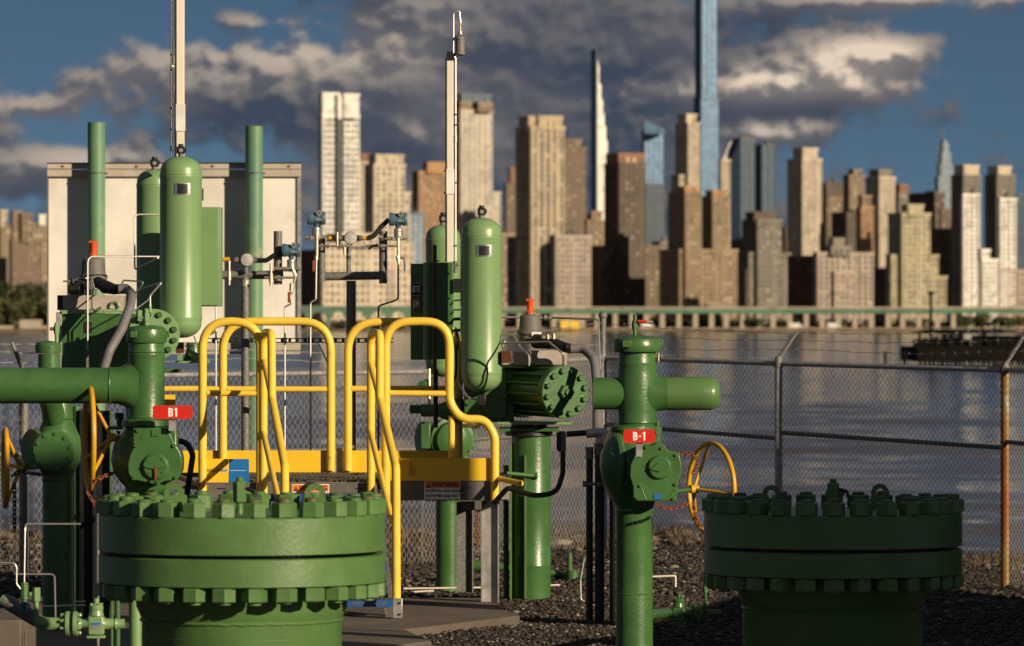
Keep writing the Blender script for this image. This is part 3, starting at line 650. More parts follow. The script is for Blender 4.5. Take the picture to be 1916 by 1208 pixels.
# vans parked on the far shore road
vb = mkmesh('van_body', MB().box(-2.2,1.2,-.9,.9,.35,1.9).box(1.2,2.1,-.85,.85,.35,1.15), BM['white'], False)
vg = mkmesh('windscreen', MB().hexa([(1.25,-.8,1.16),(2.0,-.8,1.16),(2.0,.8,1.16),(1.25,.8,1.16),(1.25,-.7,1.8),(1.35,-.7,1.8),(1.35,.7,1.8),(1.25,.7,1.8)]), GL['win'], False)
vw = mkmesh('wheel', MB().cyl((0,-.1,0),(0,.1,0),.34,n=12), WOODK_ if 'WOODK_' in globals() else GL['black'])
for i, (px, lab) in enumerate(((1212,'white van parked under the viaduct, the one furthest left'),(1490,'white van parked under the viaduct below the beige tower'),(1560,'white van parked under the viaduct below the pinkish block'),(1856,'white van parked before the trees at the right edge'))):
    v = thing('van', lab, 'van', (X(px,1812), 1812, ZB-.35), 'vans on the far shore'); bl_ = (X(px,1812), 1812, ZB-.35)
    inst('body', vb, v, bl_); inst('windscreen', vg, v, bl_)
    for wx in (-1.4, 1.3): inst('wheel', vw, v, (bl_[0]+wx, 1811.05, bl_[2]+.34))
# trees
LEAF = []
for i, (c1, c2) in enumerate((((.018,.028,.008),(.055,.070,.017)), ((.032,.040,.011),(.095,.098,.026)))):
    m = bpy.data.materials.new('leaves'); m.use_nodes = True; tt = m.node_tree; b = tt.nodes['Principled BSDF']; h = NG(tt)
    ge = h.n('ShaderNodeNewGeometry'); c = h.mixc(ge.outputs['Random Per Island'], c1, c2); tt.links.new(c, b.inputs['Base Color']); b.inputs['Roughness'].default_value = .7; LEAF.append(m)
BARK = mat('bark', (.07,.05,.035), .9, var=.2, vscale=1)
def leaves(clumps, n, size, seed):
    r = np.random.default_rng(seed); m = MB()
    vs = []; fs = []
    cl = np.array(clumps); vol = cl[:,3]**2; pick = r.choice(len(cl), n, p=vol/vol.sum())
    for i in range(n):
        c = cl[pick[i]]; d = r.normal(size=3); d /= np.linalg.norm(d); rad = c[3]*r.uniform(.55, 1.05)
        p = c[:3]+d*rad*np.array([1,1,.85]); a = r.normal(size=3); a /= np.linalg.norm(a); b = np.cross(a, d); b /= max(1e-6, np.linalg.norm(b)); s_ = size*r.uniform(.6, 1.4)
        k6 = len(vs); vs += [tuple(p-a*s_), tuple(p+b*s_*.8), tuple(p+a*s_), tuple(p-b*s_*.8)]; fs.append((k6,k6+1,k6+2,k6+3))
    m.v = vs; m.f = fs; return m
def wood(px0, px1, ytop, D, n, seed, label, mi=0, deep=20, size=.55):
    r = random.Random(seed); cl = []
    x = X(px0, D)
    while x < X(px1, D):
        rad = r.uniform(1.4, 3.0); zt = Z(ytop, D)*1.0 - r.uniform(0, 1.6); z = zt-rad
        dd = r.uniform(0, deep)
        while z > ZB-1:
            cl.append((x+r.uniform(-1,1), D+dd+r.uniform(-1,1), z, rad*r.uniform(.8,1.1))); z -= rad*1.1
        x += rad*r.uniform(.35, .7)
    tag(build('trees', leaves(cl, n, size, seed), LEAF[mi], smooth=False), label, 'trees', kind='stuff')
wood(-60, 130, 523, 1990, 9000, 1, 'dense dark green wood on the slope at the far left', 0, 20)
wood(-60, 130, 556, 1850, 8000, 2, 'lower olive green trees near the far left shore', 1, 15)
wood(900, 1800, 590, 1862, 9000, 3, 'dark green bushes seen between the viaduct piers', 1, 6, .4)
wood(560, 900, 592, 1865, 4500, 13, 'dark bushes behind the arches of the green bridge', 0, 6, .4)
def tree(px, ytop, D, seed, label):
    r = random.Random(seed); t = thing('tree', label, 'tree', (X(px,D), D, ZB-.35), 'trees on the far shore')
    zt = Z(ytop, D); x = X(px, D); cl = []
    for _ in range(11): cl.append((x+r.uniform(-2.6,2.6), D+r.uniform(-2,2), r.uniform(ZB+1.2, zt-1.3), r.uniform(1.0,1.6)))
    cl.append((x, D, zt-1.2, 1.2))
    trk = MB().cyl((x,D,ZB-.4), (x,D,(ZB+zt)/2+.5), .28, .14, 7)
    for _ in range(4): trk.cyl((x,D,ZB+1.5), (x+r.uniform(-1.8,1.8), D+r.uniform(-1,1), zt-1.8), .12, .04, 5)
    build('trunk', trk, BARK, t); build('crown', leaves(cl, 1500, .32, seed), LEAF[seed % 2], t, smooth=False, kind='stuff')
for i, (px, yt_, D, lab) in enumerate(((1806,588,1790,'round olive tree in front of the viaduct, first of the right hand clump'),(1838,585,1792,'broad dark green tree in the middle of the right hand clump'),(1872,590,1789,'lighter green tree before the last piers of the viaduct'),(1905,588,1793,'dark green tree at the right edge of the picture'),(1408,594,1790,'dark small tree beside the viaduct under the grey brown tower'))):
    tree(px, yt_, D, 20+i, lab)
# old timber dock
D = 505
WOODK = mat('dark_wet_timber', (.010,.008,.007), .95, var=.2, vscale=.8, spec=.1)
t = thing('timber_dock', 'dark rotting timber pier with many piles standing in the river at right', 'pier', (X(1830,D), D, WZ))
build('deck', MB().box(X(1716,D), X(1990,D), D, D+22, Z(677,D), Z(649,D)), WOODK, t, smooth=False)
rp = random.Random(9); pm = mkmesh('pile', MB().cyl((0,0,-.6), (0,0,1.0), .16, .14, 8), WOODK)
px_ = 1722
while px_ < 1990:
    o = inst('pile', pm, t, (X(px_,D), D+.4, WZ+.2)); o.scale = (1,1, (Z(650,D)-WZ)/1.0); px_ += rp.uniform(7, 12)
px_ = 1735
while px_ < 1990:
    o = inst('pile', pm, t, (X(px_,D), D+rp.uniform(1,18), Z(650,D)-.2)); o.scale = (rp.uniform(.9,2.2),)*2+(rp.uniform(1.15,1.7)*.9,); px_ += rp.uniform(6, 13)
build('rail', MB().box(X(1733,D), X(1990,D), D+18, D+18.4, Z(625,D), Z(621,D)), WOODK, t, smooth=False)
build('plank_wall', MB().box(X(1850,D), X(1990,D), D+19, D+19.4, Z(650,D), Z(628,D)), WOODK, t, smooth=False)
build('plank_wall', MB().box(X(1738,D), X(1850,D), D+20, D+20.4, Z(650,D), Z(636,D)), WOODK, t, smooth=False)
for px_, yt_ in ((1742,545),): tag(build('light_pole', MB().cyl(P(px_,650,D), P(px_,yt_,D), .16, .12, 8).cyl(P(px_,yt_+6,D), P(px_,yt_,D), .3, .3, 8), WOODK), 'dark pole rising from the left end of the timber dock', 'pole')
for px_, lab in ((1656,'left of two small posts standing in the river beside the dock'),(1693,'right of two small posts standing in the river beside the dock')):
    tag(build('mooring_post', MB().cyl((X(px_,D),D,WZ-.5), (X(px_,D),D,Z(656,D)), .17, .15, 8), WOODK), lab, 'post', 'posts standing in the river')
# ================================================================== FENCE
def fence_pts():
    return {'a':(X(-60,40),40.0,1.555), 'b':(X(790,43.6),43.6,1.562), 'c':(X(1128,46.4),46.4,1.659), 'd':(X(1457,45.0),45.0,1.6175), 'e':(X(1880,43.3),43.3,1.58), 'f':(X(2140,41.6),41.6,1.57)}
FP = fence_pts(); WIRE = mat('fence_wire', (.33,.31,.28), .5, .3, var=.1, vscale=30)
def chain_mesh(a, b, pitch=.062, zb_off=0.03):
    """diamond wire between two rail points, one joined part"""
    m = MB(); A = Vector(a); Bv = Vector(b); h = Bv-A; hl = Vector((h.x,h.y,0)).length; n = int(hl/pitch); 
    nrm = Vector((-h.y, h.x, 0)).normalized()*.006; r = .0021
    for i in range(n+1):
        for sgn in (1, -1):
            t0 = i/n; top = A+h*t0; z0 = max(gz(top.x, top.y), -1.2)+zb_off; H = top.z+.045-z0; rows = int(H/(pitch*.62))
            pts = []
            for j in range(rows+1):
                k7 = (j % 2)*.5*sgn; p = A+h*min(1,max(0,(i+k7)/n)); pts.append(Vector((p.x, p.y, z0+H*j/rows))+nrm*(sgn if j % 2 else -sgn)*.5)
            if j: pts[-1] = pts[-1]+h.normalized()*.006*sgn
            m.tube(pts, r*(pitch/.062)**.5, 4)
    return m
def fence(name, label, pts, posts, group='chain link fences around the yard', pitch=.062):
    t = thing('chain_link_fence', label, 'fence', (pts[0][0], pts[0][1], 0), group)
    for a, b in zip(pts[:-1], pts[1:]):
        A, Bv = Vector(a), Vector(b)
        build('wire_mesh', chain_mesh(a, b, pitch), WIRE, t, angle=180, kind='stuff')
        build('top_rail', MB().tube([A, Bv], .021, 10), GALV, t)
        build('middle_rail', MB().tube([A-Vector((0,0,.58)), Bv-Vector((0,0,.63))], .019, 10), GALVD, t)
    for (p, r, material, arm) in posts:
        p = Vector(p); g0 = gz(p.x, p.y)
        build('post', MB().cyl((p.x,p.y,g0-.2), (p.x,p.y,p.z+.035), r, n=14), material, t)
        mb = MB().cyl((p.x,p.y,p.z+.02), (p.x,p.y,p.z+.06), r*1.15, r*.8, 12)
        if arm: mb.tube([p+Vector((0,0,.04)), p+Vector(arm)], [.02,.014], 8)
        build('post_cap', mb, GALVD, t)
        build('post_clamp', MB().cyl((p.x,p.y,p.z-.03), (p.x,p.y,p.z+.012), r*1.25, n=14), GALVD, t)
    return t
a_, b_, c_, d_, e_, f_ = [FP[k] for k in 'abcdef']
def mid(p, q, s): return tuple(p[i]+(q[i]-p[i])*s for i in range(3))
fl1 = fence('f', 'galvanised fence run behind the platform and the left valve, ending at the corner post', [a_, b_, c_],
   [(mid(a_,b_,(P(42,0,40.3).x-a_[0])/(b_[0]-a_[0])), .036, GALVD, (-.09,0,.26)), (mid(a_,b_,(P(607,0,41.2).x-a_[0])/(b_[0]-a_[0])), .034, GALV, (-.10,0,.25)), (c_, .036, GALV, None)])
fl2 = fence('f', 'fence run at right with one rust orange post, seen against the open river', [c_, d_, e_, f_],
   [(d_, .033, GALV, (.15,0,.26)), (e_, .034, ORPOST, (.19,.0,.33))], pitch=.046)
cp = Vector(c_); build('corner_post', MB().cyl((cp.x,cp.y,cp.z), (cp.x,cp.y,Z(592,46.4)), .030, n=12).sphere((cp.x,cp.y,Z(590,46.4)), .040, 12, 7), GALVD, fl1)
def barbed(pts, sag=.03, seed=1):
    r = random.Random(seed); m = MB()
    for a, b in zip(pts[:-1], pts[1:]):
        A, Bv = Vector(a), Vector(b); n = max(6, int((Bv-A).length/.12)); line = []
        for i in range(n+1):
            s_ = i/n; p = A.lerp(Bv, s_)-Vector((0,0,math.sin(PI*s_)*sag+r.uniform(-.006,.006))); line.append(p)
        for off in (0, PI):
            fine = []
            for i in range(n):
                for q in range(4):
                    p = line[i].lerp(line[i+1], q/4); ph = (i*4+q)*1.3+off; fine.append(p+Vector((0,math.cos(ph),math.sin(ph)))*.0028)
            m.tube(fine, .0015, 3)
        for i in range(1, n):
            p = line[i]; q = Vector((r.uniform(-1,1), r.uniform(-.5,.5), r.uniform(-1,1))).normalized()*.016; m.tube([p-q, p+q], .0013, 3)
            q = Vector((-q.z, q.y, q.x)); m.tube([p-q, p+q], .0013, 3)
    return m
for k8, (s_, sg) in enumerate(((.40,.03),(.72,.025),(1.0,.02))):
    def tip(p, arm): return tuple(Vector(p)+Vector((0,0,.04))+(Vector(arm)-Vector((0,0,.04)))*s_)
    build('barbed_wire', barbed([(c_[0],c_[1],c_[2]+.30*s_), tip(d_,(.15,0,.26)), tip(e_,(.19,0,.33)), tip(f_,(.19,0,.33))], sg, k8), WIRE, fl2)
    build('barbed_wire', barbed([tip(a_,(-.09,0,.26)), tip(mid(a_,b_,.6),(-.1,0,.25)), tip(b_,(-.1,0,.25)), (c_[0],c_[1],c_[2]+.30*s_)], sg, k8+5), WIRE, fl1)

# ================================================================== WHITE SIGN PANEL
D = 52.0
t = thing('sign_board', 'large weathered white board seen from behind, carried by two green pipes', 'sign board', (X(325,D), D, -1))
build('panel', pbox(89, 561, 322, 640, D, D+.05), WPAN, t, bevel=.005)
build('top_beam', pbox(88, 563, 317, 330, D-.045, D-.004), BEAMM, t, bevel=.003)
build('top_beam', pbox(88, 563, 306, 315.5, D-.045, D-.004), BEAMM, t, bevel=.003)
build('top_cap', pbox(88, 564, 304, 306, D-.05, D+.06, D), BLKP, t)
build('bottom_beam', pbox(89, 562, 641, 655, D-.06, D+.04, D), BEAMM, t, bevel=.003)
build('bottom_strip', pbox(89, 562, 657, 662, D-.05, D+.03, D), BEAMM, t)
build('edge_frame', pbox(556, 563.5, 331, 640, D-.02, D-.003), GALV, t); build('edge_frame', pbox(88, 91, 331, 640, D-.02, D-.003), GALVD, t)
for cx, yt in ((180.5,229),(475.5,236)):
    Dp = D-.17; x = X(cx, Dp); r = L(16.5, Dp)
    build('pipe_post', MB().cyl((x,Dp,-2.6), (x,Dp,Z(yt,Dp)), r, n=28), G_PL, t)
    build('pipe_rim', MB().torus((x,Dp,Z(yt,Dp)), (1,0,0), (0,1,0), r*.97, .004, 28, 6), GALVD, t)
    ub = MB().tube([(x-r-.012, D-.05, Z(323,Dp)), (x-r-.012, Dp, Z(323,Dp)), (x-r*.7, Dp-r*.72, Z(323,Dp)), (x, Dp-r-.012, Z(323,Dp)), (x+r*.7, Dp-r*.72, Z(323,Dp)), (x+r+.012, Dp, Z(323,Dp)), (x+r+.012, D-.05, Z(323,Dp))], .008, 8, fillet=.04)
    build('u_bolt', ub, GALVD, t)
for cx in (118, 256, 398, 541): build('rust_bolt', MB().cyl((X(cx,D), D-.052, Z(311,D)), (X(cx,D), D-.044, Z(311,D)), .013, n=8), RUST, t)

# ================================================================== BOLTED FLANGE RISERS
def hexpts(r, rot=0): return [(r*math.cos(rot+i*PI/3), r*math.sin(rot+i*PI/3)) for i in range(6)]
def nut_mesh(name, r, h, material):
    m = MB()
    def rg_(rr, z): return [(x,y,z) for x,y in hexpts(rr)]
    m.loft([rg_(r*.97,0), rg_(r,h*.05), rg_(r,h*.90), rg_(r*.90,h)])
    return mkmesh(name, m, material, True, 20)
def riser(label, D, cx, R_, y_top, seed, lift, vrot):
    s = L(1, D)*(R_/268.0); x = X(cx, D); Rm = L(R_, D); zt = Z(y_top, D)
    t = thing('flanged_riser', label, 'pipe flange', (x, D, 0), 'large bolted flange risers in the foreground')
    o = (x, D, 0); up = (0,0,1)
    zu0 = zt-70*s; zl1 = zu0-5.5*s; zl0 = zl1-53*s
    build('upper_flange', MB().lathe(o, up, [(Rm*.3,zu0),(Rm*.985,zu0),(Rm,zu0+2*s),(Rm,zt-2.5*s),(Rm*.988,zt),(Rm*.3,zt),(.01,zt+.001)], 128), G_FL, t, angle=30)
    build('lower_flange', MB().lathe(o, up, [(Rm*.3,zl0),(Rm*.985,zl0),(Rm,zl0+2*s),(Rm,zl1-2*s),(Rm*.988,zl1),(Rm*.3,zl1)], 128), G_FL, t, angle=30)
    build('gasket', MB().lathe(o, up, [(Rm*.86,zl1),(Rm*.86,zu0)], 64), BLKP, t)
    hb = 197*s; pr = 187*s
    build('pipe', MB().lathe(o, up, [(pr,-.3),(pr,zl0-68*s),(pr+2*s,zl0-64*s),(hb*1.0,zl0-46*s),(hb*1.01,zl0-20*s),(hb*1.1,zl0)], 96), G_FL, t, angle=40)
    rw = random.Random(seed)
    wr = MB(); n = 220; pts = []
    wr.tube([(x+(pr+.5*s+rw.uniform(-.5,1.0)*s)*math.cos(2*PI*i/n), D+(pr+.5*s)*math.sin(2*PI*i/n), zl0-70*s+rw.uniform(-1,1)*s*.9) for i in range(n)], 3.2*s, 6, closed=True)
    build('weld_bead', wr, G_FL, t)
    build('weld_line', MB().torus((x,D,zl0-100*s), (1,0,0), (0,1,0), pr, .8*s, 96, 5), G_FL, t)
    nt_ = nut_mesh('hex_nut', 23.5*s, 27*s, G_FL); nb = nut_mesh('hex_nut', 24*s, 25*s, G_FL)
    st = mkmesh('stud', MB().lathe((0,0,0), up, [(13*s,0),(13.5*s,1*s),(13.5*s,4*s),(11.5*s,5.5*s),(.01,6*s)], 20), G_FL)
    sb = mkmesh('stud', MB().lathe((0,0,0), (0,0,-1), [(13*s,0),(13*s,3.5*s),(11*s,4.6*s),(.01,4.6*s)], 20), G_FL)
    st2 = st.copy(); st2.materials.clear(); st2.materials.append(G_WORN)
    N = 28; rb_ = Rm-19.5*s
    for i in range(N):
        a = 2*PI*(i+.5)/N+.03*seed; px_, py_ = x+rb_*math.cos(a), D+rb_*math.sin(a)
        rot = a+rw.uniform(-.5,.5)
        o1 = inst('hex_nut', nt_, t, (px_,py_,zt+.0008), (0,0,rot)); q8 = inst('stud', st if rw.random() < .6 else st2, o1, (px_,py_,zt+27*s+.0005)); q8.scale = (1,1,rw.uniform(.6,1.7))
        o2 = inst('hex_nut', nb, t, (px_,py_,zl0-25*s-.0006), (0,0,a+rw.uniform(-.6,.6))); q8 = inst('stud', sb, o2, (px_,py_,zl0-25*s-.001)); q8.scale = (1,1,rw.uniform(.5,1.8))
    for (ex, ey) in lift:
        cxe, cye = x+ex*s, D+ey*s; ro, ri = 19*s, 8.5*s; zc = zt+34*s; tk = 5*s; poly_o = []; poly_i = []
        for i in range(25):
            a = -PI*.08+PI*1.16*i/24; poly_o.append((cxe+ro*math.cos(a), zc+ro*math.sin(a)))
        out = [(cxe+31*s, zt+.0005)]+[(cxe+21*s, zc-14*s)]+poly_o+[(cxe-21*s, zc-14*s), (cxe-31*s, zt+.0005)]
        # plate with hole: loft between outer path and the circular hole
        n = 48; m = MB(); per = []
        tot = out+[out[0]]; ln = [0]
        for i in range(len(tot)-1): ln.append(ln[-1]+math.dist(tot[i], tot[i+1]))
        for k9 in range(n):
            d_s = ln[-1]*k9/n; j = max(i for i in range(len(ln)) if ln[i] <= d_s+1e-9); j = min(j, len(tot)-2)
            f = (d_s-ln[j])/(ln[j+1]-ln[j]); per.append((tot[j][0]+(tot[j+1][0]-tot[j][0])*f, tot[j][1]+(tot[j+1][1]-tot[j][1])*f))
        hole = []
        for p in per:
            a = math.atan2(p[1]-zc, p[0]-cxe); hole.append((cxe+ri*math.cos(a), zc+ri*math.sin(a)))
        y0, y1 = cye-tk, cye+tk
        m.loft([[(p[0],y0,p[1]) for p in hole],[(p[0],y0,p[1]) for p in per],[(p[0],y1,p[1]) for p in per],[(p[0],y1,p[1]) for p in hole]], closed=True)
        build('lifting_eye', m, G_FL, t, angle=30)
    # bleed valve on top
    vx = x-2*s; vy = D-.10; zb = zt; v = thing('bleed_valve', None, None, (vx,vy,zb)); v.parent = t; v.location = Vector((vx,vy,zb))-t.location
    if 'label' in v: del v['label']
    build('valve_stem', MB().cyl((vx,vy,zb-.002), (vx,vy,zb+22*s), 6.5*s, n=16), G_FL, v)
    m = MB(); m.loft([[(vx+a,vy+b,zb+z_) for a,b in hexpts(r_*s, .2)] for r_, z_ in ((9,20*s),(13,23*s),(13,58*s),(10,61*s))]); build('valve_body', m, G_FL, v, angle=20)
    build('valve_cap', MB().lathe((vx,vy,zb+60*s), up, [(6.5*s,0),(7*s,1*s),(7*s,7*s),(5.5*s,9*s)], 16), G_FL, v, angle=30)
    d1_ = vrot
    build('side_port', MB().cyl((vx+10*s,vy,zb+40*s), (vx+24*s,vy,zb+38*s), 5.5*s, 4*s, 12), G_FL, v)
    build('lever', MB().tube([(vx+11*s,vy-.005,zb+47*s),(vx+20*s,vy-.012,zb+46*s),(vx+29*s,vy-.015,zb+42*s),(vx+30*s,vy-.015,zb+32*s)], 3.2*s, 8, fillet=.01), BLKP, v)
    return t
riser('large lit green bolted flange in the left foreground, its upper nuts in full sun', 25.0, 452.5, 268, 959.5, 1, [(-132,85),(134,85)], 0)
riser('large bolted flange standing in shade in the right foreground', 27.8, 1558.5, 241.5, 956.5, 2, [(-125,60),(108,150)], 0)


def ribbon(path, w, y, h=.0008):
    """flat stroke following a 2D path in the x z plane, its front at y"""
    m = []; n = len(path)
    for i in range(n):
        a = path[max(i-1,0)]; b = path[min(i+1,n-1)]; dx, dz = b[0]-a[0], b[1]-a[1]; q = math.hypot(dx,dz); nx_, nz_ = -dz/q*w/2, dx/q*w/2
        p = path[i]; m.append([(p[0]+nx_,y,p[1]+nz_),(p[0]-nx_,y,p[1]-nz_),(p[0]-nx_,y+h,p[1]-nz_),(p[0]+nx_,y+h,p[1]+nz_)])
    return m
def sign_text(s, xc, y, zc, H, parent):
    """condensed bold characters B, 1 and - made of strokes"""
    W_ = {'B':H*.52,'1':H*.34,'-':H*.30}; gap = H*.14; tot = sum(W_[c] for c in s)+gap*(len(s)-1); x = xc-tot/2; sw = H*.185
    for c in s:
        w_ = W_[c]; mb = MB(); z0, z1 = zc-H/2, zc+H/2; zm = zc+H*.03
        if c == 'B':
            mb.box(x, x+sw, y, y+.0008, z0, z1)
            for k_, (a, b_) in enumerate(((zm-sw*.5+.0001, z1),(z0, zm+sw*.5))):
                r = (b_-a)/2-sw/2; cz = (a+b_)/2; xr = x+w_-sw/2-(H*.02 if k_ == 0 else 0); rc = min(r, H*.17)
                pth = [(x+sw*.5, b_-sw/2), (xr-rc, b_-sw/2)]+[(xr-rc+rc*math.sin(t_*PI/10), b_-sw/2-rc+rc*math.cos(t_*PI/10)) for t_ in range(1,6)]
                pth += [(xr-rc+rc*math.cos(t_*PI/10), a+sw/2+rc-rc*math.sin(t_*PI/10)) for t_ in range(0,6)]+[(x+sw*.5, a+sw/2)]
                mb.loft(ribbon(pth, sw, y-.0002-.0001*k_))
        elif c == '1':
            mb.box(x+w_-sw*1.1, x+w_-sw*.05, y, y+.0008, z0, z1); mb.loft(ribbon([(x, z1-H*.22), (x+w_-sw*.6, z1-H*.08)], sw*.75, y-.0002))
        else: mb.box(x, x+w_, y, y+.0008, zc-H*.10, zc+H*.06)
        build('lettering', mb, WHT, parent, smooth=False); x += w_+gap

# ================================================================== helpers for valves
def bolt_heads(name, parent, pts, nrm, r, h, material):
    """small hex heads facing nrm, each a part"""
    nrm = Vector(nrm).normalized(); q = nrm.to_track_quat('Z', 'Y')
    me = mkmesh(name, MB().loft([[(x,y,0) for x,y in hexpts(r)],[(x,y,h*.8) for x,y in hexpts(r)],[(x,y,h) for x,y in hexpts(r*.8)]]), material, True, 20)
    for i, p in enumerate(pts):
        inst(name, me, parent, p, (q @ Matrix.Rotation(i*.7, 4, 'Z').to_quaternion()).to_euler())
def handwheel(parent_or_none, C, Rw, beta, dish, spokes, tr, hubr, material, label=None, shaft_to=None, shaft_r=.008, shaft_m=None):
    h = bpy.data.objects.new('handwheel', None); COL.objects.link(h)
    C = Vector(C); h.location = C-org(parent_or_none); h.parent = parent_or_none
    if label: h['label'] = label
    d = Vector((math.sin(beta), -math.cos(beta), 0)); z = Vector((0,0,1)); nrm = Vector((math.cos(beta), math.sin(beta), 0))
    hub = C+nrm*dish; sg = 1 if dish > 0 else -1
    build('rim', MB().torus(C, d, z, Rw, tr, 56, 12), material, h, angle=180)
    for a in spokes:
        a = math.radians(a); e = C+(d*math.cos(a)+z*math.sin(a))*Rw
        build('spoke', MB().tube([hub, hub.lerp(e,.35), e], tr*.72, 10), material, h)
    build('hub', MB().cyl(hub-nrm*hubr*1.0, hub+nrm*hubr*1.0, hubr, n=16), material, h)
    if shaft_to is not None: build('shaft', MB().cyl(hub, shaft_to, shaft_r, n=12), shaft_m or G_DK, h)
    return h
def chain(label, pts, material=RUST, ll=.032, r=.0042, group=None):
    """pts: list of points; links laid along the polyline"""
    P_ = fil([Vector(p) for p in pts], .2, 8) if len(pts) > 2 else [Vector(p) for p in pts]
    c = thing('chain', label, 'chain', tuple(P_[0]), group)
    m = MB(); w_ = ll*.30; q = []
    for i in range(16):
        a = 2*PI*i/16; q.append(Vector(((ll*.5-w_)*(1 if math.cos(a) > 0 else -1)*(1 if abs(math.cos(a)) > .05 else 0)+w_*math.cos(a), w_*math.sin(a), 0)))
    m.tube(q, r, 6, closed=True); me = mkmesh('link', m, material)
    ln = [0]
    for i in range(len(P_)-1): ln.append(ln[-1]+(P_[i+1]-P_[i]).length)
    n = int(ln[-1]/(ll*.74))
    for k_ in range(n):
        d_ = (k_+.5)*ll*.74; j = max(i for i in range(len(ln)) if ln[i] <= d_); j = min(j, len(P_)-2)
        tt = (P_[j+1]-P_[j]).normalized(); p = P_[j]+tt*(d_-ln[j])
        q = tt.to_track_quat('X', 'Z') @ Matrix.Rotation((k_ % 2)*PI/2+.5, 4, 'X').to_quaternion()
        inst('link', me, c, p, q.to_euler())
    return c
def hflare(m, x0, x1, D, zc, r0, r1z, r1y, n=40, steps=8):
    """horizontal tee branch that swells from radius r0 at x0 to r1 at x1"""
    rings = []
    for i in range(steps+1):
        s_ = i/steps; f = s_**2.6; x = x0+(x1-x0)*s_; rz = r0+(r1z-r0)*f; ry = r0+(r1y-r0)*s_
        rings.append(m.ring(Vector((x,D,zc)), Vector((0,ry,0)), Vector((0,0,rz)), n))
    return m.loft(rings)

# ================================================================== LEFT VALVE COLUMN (B1)
D = 30.0
cx = 274; x = X(cx, D); t = thing('valve_column', 'glossy green valve column at left with a capped top and a pipe leaving to the left', 'valve', (x, D, 0))
o = (x, D, 0); up = (0,0,1); l = lambda n: L(n, D)
build('pipe', MB().lathe(o, up, [(l(33),-.2),(l(33),Z(915,D)),(l(40),Z(905,D))], 48), G_DK, t)
build('tee_body', MB().lathe(o, up, [(l(36),Z(788,D)),(l(35),Z(780,D)),(l(34),Z(776,D)),(l(34),Z(668,D)),(l(35),Z(663,D)),(l(34.5),Z(661,D)),(l(33),Z(660,D)),(l(34.5),Z(658,D)),(l(33.5),Z(655,D)),(l(33),Z(640,D))], 64), G_DK, t, angle=25)
m = MB(); hflare(m, X(207,D), X(262,D), D, Z(721,D), l(34), l(72), l(33.5)); build('tee_branch', m, G_DK, t, angle=60)
build('weld_ring', MB().torus((X(207,D),D,Z(721,D)), (0,1,0), (0,0,1), l(34), l(1.5), 40, 6), G_DK, t)
build('horizontal_pipe', MB().cyl((X(-160,D),D,Z(721,D)), (X(208,D),D,Z(721,D)), l(33.5), n=56), G_DK, t)
build('weld_ring', MB().torus((x,D,Z(780,D)), (1,0,0), (0,1,0), l(34.5), l(1.8), 48, 6), G_DK, t)
cap = build('end_cap', MB().lathe(o, up, [(l(32),Z(642,D)),(l(37),Z(641,D)),(l(38),Z(639,D)),(l(38),Z(622,D)),(l(36.5),Z(616,D)),(l(31),Z(611,D)),(l(15),Z(608.5,D)),(.01,Z(608,D))], 56), G_DK, t, angle=30)
for a in (-35, 80, 200): 
    a = math.radians(a-90); c = Vector((x+l(38)*math.cos(a), D+l(38)*math.sin(a), Z(624,D)))
    build('cap_lug', MB().obox(c-Vector((l(6),l(6),0)), (1,0), (0,1), l(12), l(12), Z(631,D), Z(619,D)), G_DK, t, bevel=.002)
vd = D
build('vent_valve', MB().cyl((X(274,D),vd,Z(609,D)), (X(274,D),vd,Z(597,D)), l(4), n=10).loft([[(X(274,D)+a,vd+b,z) for a,b in hexpts(l(6.5),.2)] for z in (Z(600,D), Z(586,D))]).cyl((X(274,D),vd,Z(586,D)), (X(274,D),vd,Z(579,D)), l(4.5), n=10).cyl((X(268,D),vd,Z(594,D)), (X(260,D),vd,Z(594,D)), l(3.2), n=8), G_TK, t)
# ball valve body
build('valve_body', MB().lathe(o, up, [(l(36),Z(782,D)),(l(46),Z(786,D)),(l(46),Z(796,D)),(l(38),Z(800,D)),(l(44),Z(808,D)),(l(58),Z(825,D)),(l(65),Z(845,D)),(l(66),Z(862,D)),(l(62),Z(882,D)),(l(50),Z(900,D)),(l(40),Z(910,D)),(l(38),Z(920,D))], 56), G_DK, t, angle=35)
gx = lambda a: X(130+a/4.832, 29.72); gzv = lambda b: Z(700+b/4.832, 29.72)
poly = [(575,485),(965,485),(968,650),(1002,700),(1016,760),(1015,860),(985,940),(930,958),(860,965),(790,1005),(680,975),(560,950),(530,890),(525,820),(545,730),(575,665)]
pl_ = [(gx(a), gzv(b)) for a, b in poly]
build('gearbox', MB().prism(pl_, 29.72, 29.93), G_DK, t, bevel=.006, smooth=True, angle=30)
gc = Vector((gx(780), 29.72, gzv(832)))
build('position_indicator', MB().lathe(gc, (0,-1,0), [(l(25),-.002),(l(25),.008),(l(23.5),.012),(l(23),.022),(l(21),.026),(.01,.027)], 40), G_DK, t, angle=30)
pm_ = MB(); pm_.prism([(gx(672),gzv(835)),(gx(780),gzv(860)),(gx(895),gzv(828)),(gx(780),gzv(790))], 29.682, 29.70); build('pointer', pm_, G_DK, t, bevel=.002)
build('rust_streak', MB().prism([(gx(772),gzv(830)),(gx(795),gzv(830)),(gx(792),gzv(950)),(gx(775),gzv(950))], 29.6775, 29.6825), RUST, t)
build('raised_pad', MB().prism([(gx(745),gzv(505)),(gx(812),gzv(505)),(gx(812),gzv(560)),(gx(745),gzv(560))], 29.712, 29.7195), G_DK, t)
for q1, q2 in (((690,490),(610,640)),((875,490),(950,640))): build('casting_rib', MB().tube([(gx(q1[0]),29.72,gzv(q1[1])),(gx(q2[0]),29.72,gzv(q2[1]))], .003, 6), G_DK, t)
